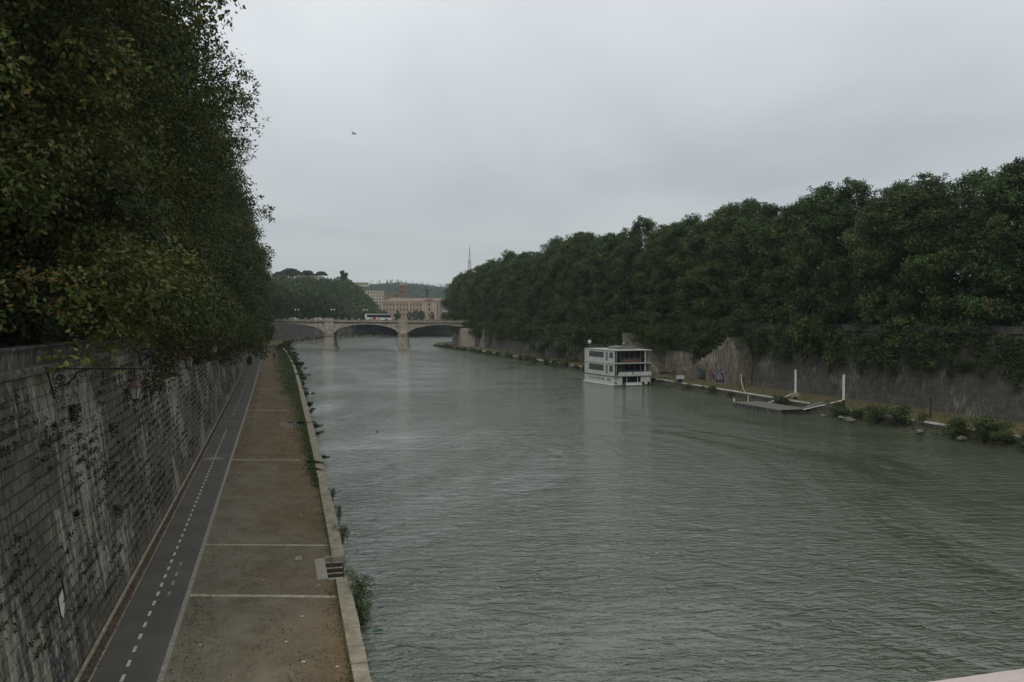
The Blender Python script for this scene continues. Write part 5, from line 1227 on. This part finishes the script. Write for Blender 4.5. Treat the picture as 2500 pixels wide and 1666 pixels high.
# ------------------------------------------------------------------ street level things behind the left trees
mon = empty('monument_wall', (-12.2, 58, ZS), 'cream stone pedestal wall half hidden by leaves behind the left parapet', 'monument')
mb = MB(); mb.box(-.7, .7, -4.5, 5.0, 0, 1.35); mb.build('wall', M['cream'], mon)
mb = MB(); mb.box(-.8, .8, 2.4, 5.1, 1.35, 1.6); mb.box(-.85, .85, 2.3, 5.2, 1.6, 1.75); mb.build('cornice', M['cream'], mon)
stt = empty('statue', (-12.0, 62.0, ZS + 1.75), 'white marble statue stooping on the cream pedestal, half hidden by leaves', 'statue')
skin_fig('figure', [(0, 0, .75), (0, .02, 1.0), (.06, .05, 1.25), (.14, .08, 1.38), (.2, .1, 1.5), (-.09, 0, .4), (-.1, .03, .05), (.1, 0, .4), (.12, .02, .05), (-.1, 0, 1.3), (-.22, .05, 1.05), (.25, 0, 1.3), (.42, .05, 1.05), (.5, .06, .8)],
         [(0, 1), (1, 2), (2, 3), (3, 4), (0, 5), (5, 6), (0, 7), (7, 8), (2, 9), (9, 10), (2, 11), (11, 12), (12, 13)], [.16, .15, .17, .07, .11, .12, .1, .12, .1, .08, .06, .08, .06, .04], M['marble'], stt)
def house(name, loc, W, D, H, wallm, label, rows, cols_, roofh=2.2, rz=0, win=(1.0, 1.7), first=1.5, cat='building', trim=None, roofm='roof', faces=('f',), winm='dwin'):
    e = empty(name, loc, label, cat, None, rz)
    mb = MB(); mb.box(-W / 2, W / 2, 0, D, 0, H); mb.build('wall', M[wallm], e)
    mb = MB(); o_ = .6
    a = [(-W / 2 - o_, -o_, H), (W / 2 + o_, -o_, H), (W / 2 + o_, D + o_, H), (-W / 2 - o_, D + o_, H)]
    q = min(D, W) * .42; t_ = [(-W / 2 + q, D / 2, H + roofh), (W / 2 - q, D / 2, H + roofh)]
    if roofh > 0.1:
        mb.quad([a[0], a[1], t_[1], t_[0]]); mb.quad([a[1], a[2], t_[1]]); mb.quad([a[2], a[3], t_[0], t_[1]]); mb.quad([a[3], a[0], t_[0]]); mb.quad(a[::-1])
        mb.build('roof', M[roofm], e)
    else:
        mb.box(-W / 2 - .3, W / 2 + .3, -.3, D, H + .004, H + .5); mb.build('roof_cornice', M[wallm], e)
    wm = None
    for r_ in range(rows):
        for c_ in range(cols_):
            x = -W / 2 + W * (c_ + .5) / cols_; z = first + (H - first) * r_ / rows + .3
            if wm is None:
                m_ = MB(); m_.box(-win[0] / 2, win[0] / 2, -.03, .02, 0, win[1]); wm = m_.build('window', M[winm], e)
                wm.location = (x, 0, z)
            else:
                c2 = wm.copy(); col.objects.link(c2); c2.parent = e; c2.location = (x, 0, z)
    return e
h0 = house('apartment_building', (-34, 40, ZS), 26, 14, 9, 'cream', 'pale building with shuttered windows glimpsed through the leaves at the far left', 2, 7, 2, R(-62), (1.3, 2.1), 1.0)
h0.rotation_euler = (0, 0, R(90)); h0.location = (-32, 42, ZS)

# ------------------------------------------------------------------ the distance
# hill behind the left row with villa and umbrella pines
def mound(name, pts_fn, x0, x1, y0, y1, nx, ny, mat_):
    mb = MB(); g_ = [[(x0 + (x1 - x0) * i / nx, y0 + (y1 - y0) * j / ny) for j in range(ny + 1)] for i in range(nx + 1)]
    for i in range(nx):
        for j in range(ny):
            mb.quad([(*g_[a][b], pts_fn(*g_[a][b])) for a, b in ((i, j), (i + 1, j), (i + 1, j + 1), (i, j + 1))])
    o = mb.build(name, M[mat_], merge=True, smooth=True); tag(o, kind='structure'); return o
def h1(x, y):
    f = max(0, min(1, (y - 690) / 110)); s_ = f * f * (3 - 2 * f)
    k = 1 / (1 + math.exp((x - 80) / 8)); 
    return ZS - 1 + 36.0 * s_ * k + 1.2 * math.sin(x * .11) * s_
mound('near_hill', h1, -160, 150, 660, 1000, 44, 30, 'hillm')
def h2(x, y):
    f = max(0, min(1, (y - 1750) / 650)); s_ = f * f * (3 - 2 * f)
    return ZS - 2 + s_ * (78 + 9 * math.sin(x * .006) + 6 * math.sin(x * .021 + 1) + 12 * max(0, min(1, (x - 300) / 260)))
mound('far_hills', h2, -900, 2200, 1700, 3300, 90, 30, 'hillm')
rng = np.random.default_rng(50)
P = []; S_ = []
for k in range(2600):
    x = rng.uniform(100, 640); y = rng.uniform(1900, 2500); R_ = rng.uniform(4, 8); zb = h2(x, y)
    for j in range(26): 
        d_ = rng.normal(0, 1, 3); d_ /= np.linalg.norm(d_); P.append((x + d_[0] * R_, y + d_[1] * R_, zb + R_ * .8 + d_[2] * R_ * rng.uniform(.7, 1.1))); S_.append(rng.uniform(3, 5))
for k in range(60):   # cypress-like tips on the skyline
    x = rng.uniform(250, 560); y = rng.uniform(2380, 2460); zb = h2(x, y); Ht = rng.uniform(14, 24)
    for j in range(30): f = rng.random(); P.append((x + rng.normal(0, 1.6 * (1 - f)), y + rng.normal(0, 1.5), zb + f * Ht)); S_.append(rng.uniform(2, 4))
stuff_leaves('far_wood', P, S_, PAL_R[:4], [.35, .25, .1, .3], 14, (0, -.5, .8))
P = []; S_ = []
for k in range(1500):
    x = rng.uniform(-60, 86); y = rng.uniform(690, 790); R_ = rng.uniform(3, 5.5); zb = h1(x, y)
    if x > 80 and rng.random() < .6: continue
    for j in range(60):
        d_ = rng.normal(0, 1, 3); d_ /= np.linalg.norm(d_); P.append((x + d_[0] * R_, y + d_[1] * R_, zb + R_ * .6 + d_[2] * R_ * rng.uniform(.7, 1.1))); S_.append(rng.uniform(1.2, 2.2))
stuff_leaves('hillside_wood', P, S_, PAL_R[:4], [.35, .25, .1, .3], 15, (0, -.5, .8))
def pine(x, y, z, Wx, Hc, th, label):
    e = empty('umbrella_pine', (x, y, z), label, 'tree', 'umbrella pines on the hill')
    rng = np.random.default_rng(int(x * 7) + 3); L = []
    for k in range(60): a = rng.random() * 6.28; r_ = math.sqrt(rng.random()); L.append((Wx * .44 * r_ * math.cos(a), Wx * .44 * r_ * math.sin(a), th + Hc * (.25 + .55 * (1 - r_ * r_)) , rng.uniform(.10, .16) * Wx))
    L = np.array(L); n = 9000; P, D, idx = shell(rng, L, n, .5, .3)
    cols = palette(rng, n, P, idx, [(.028, .042, .022), (.035, .052, .026), (.022, .035, .02)], [.4, .3, .3])
    me = leaves_mesh('crown', P, D + np.array([0, 0, .6]), rng.uniform(.5, 1.0, n), cols, M['leaf'], rng=rng); c = bpy.data.objects.new('crown', me); col.objects.link(c); c.parent = e
    mb = MB(); mb.tube([(0, 0, -2), (.2, 0, th * .5), (0, 0, th + Hc * .2)], [.5, .42, .3], 7)
    for a in range(6): mb.tube([(0, 0, th * .6), (math.cos(a) * Wx * .2, math.sin(a) * Wx * .2, th * .95), (math.cos(a) * Wx * .38, math.sin(a) * Wx * .38, th + Hc * .4)], [.25, .16, .07], 5)
    mb.build('trunk', M['darkbark'], e)
for a in ((13, 801, 46, 22, 10.5, 4.8, 'widest umbrella pine on the hill, beside the big left trees'), (28.5, 806, 46, 14, 9, 5.2, 'middle umbrella pine on the hill'), (40.5, 800, 46, 11.5, 4.6, 7.4, 'small flat umbrella pine, rightmost of three on the hill'), (3, 812, 46, 14, 8, 4.5, 'umbrella pine on the hill partly behind the big left trees')): pine(*a)
e = empty('hill_tree', (60.5, 790, 47), 'dark upright bushy tree standing alone on the hill crest right of the pines', 'tree')
rng = np.random.default_rng(5); L = np.array([(rng.normal(0, 1.6), rng.normal(0, 1.6), 1.5 + 9 * rng.random(), rng.uniform(1.2, 2.1)) for _ in range(26)]); P, D, idx = shell(rng, L, 5000)
c = bpy.data.objects.new('crown', leaves_mesh('crown', P, D, rng.uniform(.5, .9, 5000), palette(rng, 5000, P, idx, [(.025, .04, .02), (.03, .045, .025)], [.5, .5]), M['leaf'], rng=rng)); col.objects.link(c); c.parent = e
mb = MB(); mb.tube([(0, 0, -2), (0, 0, 7)], [.35, .15], 6); mb.build('trunk', M['darkbark'], e)
house('villa', (28, 786, 46.2), 18, 10, 6.4, 'cream', 'long white villa below the umbrella pines on the hill', 1, 7, 0.0, 0, (1.1, 1.5), 3.2)
house('villa', (77, 812, 44.6), 17, 10, 3.6, 'cream', 'low pale building on the hill crest right of the lone tree', 1, 6, 0.0, 0, (1.0, 1.2), 1.6)
# apartment blocks between hill and hospital
house('apartment_building', (112, 985, ZS), 20, 14, 33.5, 'cream', 'pale apartment block stepping down behind the riverside trees', 9, 6, 0.0, R(6), (1.2, 1.9), 2)
house('apartment_building', (136, 1010, ZS), 34, 14, 31, 'terra', 'terracotta coloured apartment block left of the bell tower', 8, 7, 0.0, R(4), (1.4, 1.9), 2)
house('apartment_building', (136, 975, ZS), 20, 12, 23, 'terra', 'small red-roofed block in front of the bell tower', 6, 5, 3.0, R(0), (1.2, 1.7), 2)
house('apartment_building', (205, 1150, ZS), 60, 14, 26, 'terra', 'distant ochre block with red roof behind the hospital roof', 8, 14, 4.0, R(0), (1.2, 1.7), 2)
# long ochre building
hp = house('hospital', (135, 930, ZS), 44, 26, 20.6, 'hospwall', 'long ochre building with pale pilasters and a tiled hip roof beyond the bridge', 3, 12, 4.0, R(-4), (1.5, 2.7), 4.3)
for i in range(4):
    mb = MB(); x = -22 + i * 14.67; mb.box(x - .5, x + .5, -.28, -.04, 0, 20.5); mb.build('pilaster', M['hosptrim'], hp)
for z in (2.9, 20.1): mb = MB(); mb.box(-22, 22, -.2, -.05, z, z + .4); mb.build('string_course', M['hosptrim'], hp)
hp2 = house('hospital', (164.5, 926, ZS), 15, 26, 20.6, 'hospwall', 'pedimented end pavilion of the long ochre building, beside the right trees', 3, 1, 0.05, R(-4), (2.2, 3.0), 4.3)
mb = MB(); mb.prism([(-8.1, 20.62), (8.1, 20.62), (0, 25.2)], 'y', -.6, 26); mb.build('pediment', M['roof'], hp2)
for x in (-6.9, -4.2, 4.2, 6.9): mb = MB(); mb.box(x - .45, x + .45, -.3, -.04, 0, 21.4); mb.build('pilaster', M['hosptrim'], hp2)
# bell tower
bt = empty('bell_tower', (145, 1000, ZS + 2.5), 'square brick bell tower rising behind the ochre building', 'tower')
mb = MB(); mb.box(-4.1, 4.1, -4.1, 4.1, 0, 38.6); mb.build('shaft', M['brick'], bt)
mb = MB()
for z in (22, 28, 34, 38.4): mb.box(-4.5, 4.5, -4.5, 4.5, z, z + .6)
mb.build('string_course', M['terra'], bt)
mb = MB(); mb.quad([(-4.6, -4.6, 39), (4.6, -4.6, 39), (0, 0, 42.4)]); mb.quad([(4.6, -4.6, 39), (4.6, 4.6, 39), (0, 0, 42.4)]); mb.quad([(4.6, 4.6, 39), (-4.6, 4.6, 39), (0, 0, 42.4)]); mb.quad([(-4.6, 4.6, 39), (-4.6, -4.6, 39), (0, 0, 42.4)]); mb.bar((0, 0, 42), (0, 0, 46), .25); mb.build('roof', M['roof'], bt)
for z in (29.4, 35.2):
    for x in (-1.6, 1.6):
        mb = MB(); mb.box(x - .75, x + .75, -4.15, -4.08, z - .6, z + 2.4); mb.build('belfry_opening', M['dwin'], bt)
ch = empty('chimney', (183, 1045, ZS), 'dark slender chimney stack behind the roof of the ochre building', 'chimney')
mb = MB(); mb.lathe(0, 0, [(1.9, 0), (1.5, 37.5), (1.8, 37.6), (1.8, 38.6), (0, 38.6)], 12); mb.build('stack', M['darkbark'], ch)
mb = MB(); mb.lathe(0, 0, [(1.85, 34), (1.85, 34.6), (1.5, 34.6)], 12); mb.build('collar', M['iron'], ch)
for x, y, s, lb in ((126, 905, (.45, .45, .33), 'small round tree in front of the left part of the ochre building'), (145, 900, (.75, .6, .46), 'left of the twin dark trees in front of the ochre building'), (152, 902, (.7, .6, .43), 'right of the twin dark trees in front of the ochre building')):
    place(FT[0], (x, y, ZS), x, s, lb, 'trees before the ochre building')
# lattice mast
ms = empty('lattice_mast', (500, 2200, ZS), 'slender red and white lattice transmission mast on the horizon above the right trees', 'mast')
def mastseg(z0, z1, w0, w1, n, name, mm):
    mb = MB(); k = .42
    for sx in (-1, 1):
        for sy in (-1, 1): mb.bar((sx * w0, sy * w0, z0), (sx * w1, sy * w1, z1), k)
    for i in range(n):
        a, b = i / n, (i + 1) / n; wa, wb = w0 + (w1 - w0) * a, w0 + (w1 - w0) * b; za, zb = z0 + (z1 - z0) * a, z0 + (z1 - z0) * b
        for (p, q) in (((-1, -1), (1, -1)), ((1, -1), (1, 1)), ((1, 1), (-1, 1)), ((-1, 1), (-1, -1))):
            mb.bar((p[0] * wa, p[1] * wa, za), (q[0] * wb, q[1] * wb, zb), k * .7); mb.bar((q[0] * wa, q[1] * wa, za), (p[0] * wb, p[1] * wb, zb), k * .7); mb.bar((p[0] * wb, p[1] * wb, zb), (q[0] * wb, q[1] * wb, zb), k * .7)
    mb.build(name, M[mm], ms)
mastseg(60, 105, 9, 6, 5, 'lattice_section', 'mastred'); mastseg(105, 138, 6, 3.6, 5, 'lattice_section', 'mastwhite'); mastseg(138, 158, 3.6, 2.4, 4, 'lattice_section', 'mastred'); mastseg(158, 172, 2.2, 1.7, 4, 'lattice_section', 'mastwhite')
mb = MB(); mb.box(-4.6, 4.6, -4.6, 4.6, 137, 138.5); mb.box(-2.6, 2.6, -2.6, 2.6, 171, 172.2); mb.build('platform', M['mastwhite'], ms)
mb = MB(); mb.tube([(0, 0, 172), (0, 0, 187)], [1.2, 1.0], 6); mb.tube([(0, 0, 187), (0, 0, 199.5)], [.6, .4], 6); mb.build('antenna', M['mastred'], ms)

# ------------------------------------------------------------------ remove the prototypes
def rm(o):
    for c in list(o.children): rm(c)
    bpy.data.objects.remove(o, do_unlink=True)
for p in protos: rm(p)


# ------------------------------------------------------------------ air
hm = bpy.data.materials.new('haze'); hm.use_nodes = True; t = hm.node_tree; t.nodes.clear()
o_ = N('ShaderNodeOutputMaterial', t); pv = N('ShaderNodeVolumePrincipled', t)
pv.inputs['Color'].default_value = (0.80, 0.90, 0.98, 1); pv.inputs['Density'].default_value = 0.00011; pv.inputs['Anisotropy'].default_value = 0.2
t.links.new(pv.outputs[0], o_.inputs['Volume'])
mb = MB(); mb.box(-4100, 5100, -120, 5300, -3, 240); tag(mb.build('haze', hm), kind='stuff')
